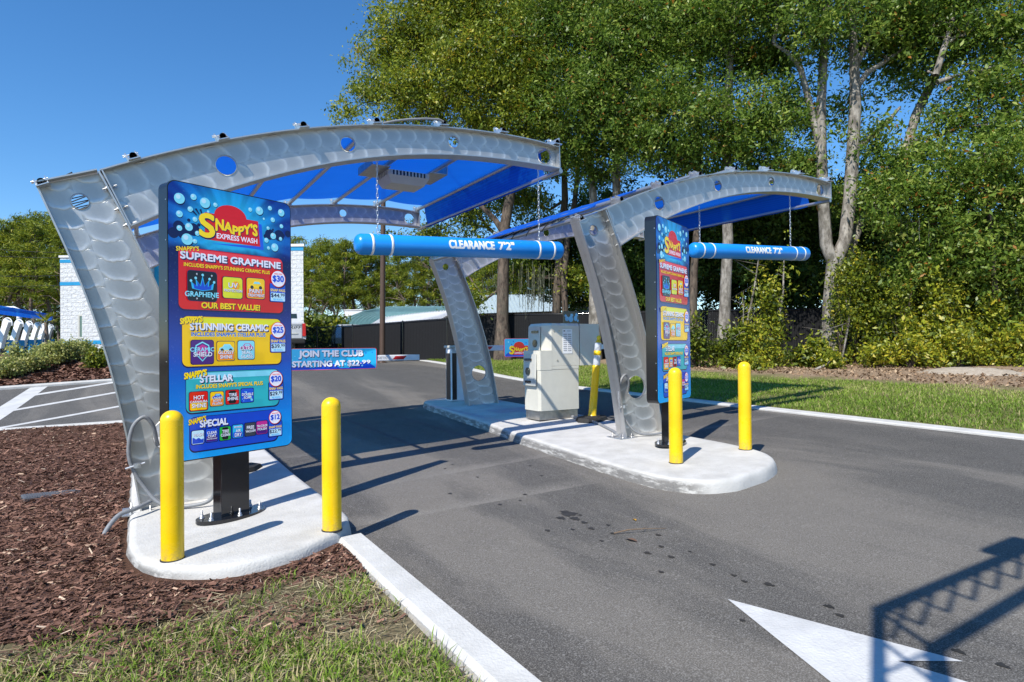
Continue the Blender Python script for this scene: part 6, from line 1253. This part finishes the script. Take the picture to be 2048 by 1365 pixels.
for k, (x0, x1, yt, dd, r, lab) in enumerate([(1555, 1568, 520, 21, .05, 'thin crooked sapling before the black fence'), (1478, 1520, 500, 22, .05, 'slender grey sapling leaning right of the pale trunk'), (1676, 1692, 600, 19.6, .035, 'thin pale stem beside the forked trunk'), (1497, 1488, 600, 20, .025, 'small bent sapling with yellow leaves by the fence')]):
    b = ground_pt(x0, dd); t = empty('sapling', tuple(b), 0, lab, 'sapling', 'thin saplings by the fence'); mb = MB(); tp = at(x1, yt, dd)-b; m1 = tp*.35+rng.normal(0, .08, 3); m2 = tp*.7+rng.normal(0, .08, 3); mb.tube([(0, 0, 0), m1, m2, tp], [r, r*.85, r*.7, r*.4], 7, cap=False)
    for q in range(4): f = rng.uniform(.4, .95); a = tp*f; mb.tube([a, a+rng.normal(0, .3, 3)+[0, 0, .25], a+rng.normal(0, .5, 3)+[0, 0, .4]], [r*.4, r*.25, .004], 5, cap=False)
    mb.build('trunk', M['barkpale'], t); C = tp*rng.uniform(.55, 1.05, 14)[:, None]+rng.normal(0, .28, (14, 3)); X = np.repeat(C, 9, 0)+rng.normal(0, .1, (126, 3)); quads('crown', leaf_quads(X, .12, .5), np.clip(rng.normal(.6, .2, 126), 0, 1), M['bushleaf'], t)
for k, (x, y, dd) in enumerate([(640, 715, 45), (665, 700, 50), (700, 690, 55), (735, 685, 55), (775, 680, 54), (815, 672, 53), (855, 668, 52), (895, 662, 52), (930, 655, 52), (600, 720, 44), (125, 690, 72), (60, 690, 74), (0, 690, 72)]):
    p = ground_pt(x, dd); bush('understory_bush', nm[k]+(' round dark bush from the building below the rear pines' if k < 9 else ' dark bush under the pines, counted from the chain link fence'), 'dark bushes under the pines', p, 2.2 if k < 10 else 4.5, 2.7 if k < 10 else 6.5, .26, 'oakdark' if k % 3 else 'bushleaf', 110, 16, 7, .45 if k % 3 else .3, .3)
# palm by the vacuum arches, fallen sticks and sand at the tree line
p = at(92, 700, 46); t = empty('small_palm', tuple(p), 0, 'small palm with bright fronds left of the white building', 'palm'); mb = MB(); mb.tube([(0, 0, -.5), (.05, 0, 1.0), (0, 0, 2.0)], [.14, .13, .11], 8); mb.build('trunk', M['barkpine'], t); Vq = []
for k in range(22):
    a = k*2.4; e = rng.uniform(.1, 1.2); dr = np.array([math.cos(a)*math.cos(e), math.sin(a)*math.cos(e), math.sin(e)]); s_ = np.array([-math.sin(a), math.cos(a), 0]); ln = rng.uniform(.9, 1.3)
    for q in range(9): f0 = .25+q*.08; c = np.array([0, 0, 2.0])+dr*ln*f0-np.array([0, 0, .5*f0*f0]); sp = (q-4)*.11; e2 = dr+s_*sp; Vq.append([c-s_*.03, c+s_*.03, c+e2*.55+s_*.01-[0, 0, .15], c+e2*.55-s_*.01-[0, 0, .15]])
quads('fronds', np.array(Vq), rng.uniform(.5, .9, len(Vq)), M['bushleaf'], t)
for k, (a, b, r, lab) in enumerate([((1372, 741), (1500, 738), .05, 'long fallen branch lying at the wood edge by the far bollard'), ((1395, 745), (1470, 742), .035, 'short fallen branch below the long one'), ((1625, 742), (1660, 722), .04, 'fallen stick leaning at the forked trunk'), ((1735, 715), (1780, 742), .025, 'pale stick sticking out of the thicket')]):
    pa, pb = gp(a[0], a[1], .05), gp(b[0], b[1], .05)
    if k > 1: pb = at(b[0], b[1], float((pa-EYE) @ FW))
    mb = MB(); m1 = (pa*2+pb)/3+rng.normal(0, .06, 3); m2 = (pa+2*pb)/3+rng.normal(0, .06, 3); mb.tube([pa, m1, m2, pb], [r, r*.9, r*.7, r*.4], 7); tag(mb.build('fallen_branch', M['barkpale']), lab, 'branch', 'fallen branches at the wood edge')
c = gp(1940, 748, .05); mb = MB(); V = []; F = []
for i in range(9):
    for j in range(20): a = 2*math.pi*j/20; q = i/8; V.append((c[0]+1.0*q*math.cos(a)*(1+.15*math.sin(3*a)), c[1]+1.7*q*math.sin(a), c[2]-.08+.24*(1-q*q)+.02*math.sin(i*3+j*2.1)))
for i in range(8):
    for j in range(20): F.append((i*20+j, i*20+(j+1) % 20, i*20+20+(j+1) % 20, i*20+20+j))
mb.add(V, F, 0, True); g = NG('pale_sand'); g.base(g.mix(g.noise(g.co(), 8, 5), (.25, .2, .15), (.5, .44, .36)), .95, 0, .2); g.bump(g.noise(g.co(), 25, 4), .7, .03); tag(mb.build('sand_heap', g.m), 'low pale heap of sand at the wood edge on the right', 'sand heap')
N = 5000; q = np.stack([rng.uniform(15.6, 20, N), rng.uniform(-6, 12, N)], 1); k = inview(np.c_[q, R(q[:, 0], q[:, 1])], 80); q = q[k]; X = np.c_[q, zl(q[:, 0], q[:, 1])+.03]
tag(quads('leaf_litter', leaf_quads(X, .075, .6, 2.5, 0), rng.beta(2, 2, len(X)), mk_tint('dry_leaves', [(0, (.10, .06, .035)), (.5, (.26, .17, .10)), (1, (.46, .34, .22))], .8)), 'brown leaf litter on the bare strip under the trees', 'litter', kind='stuff')
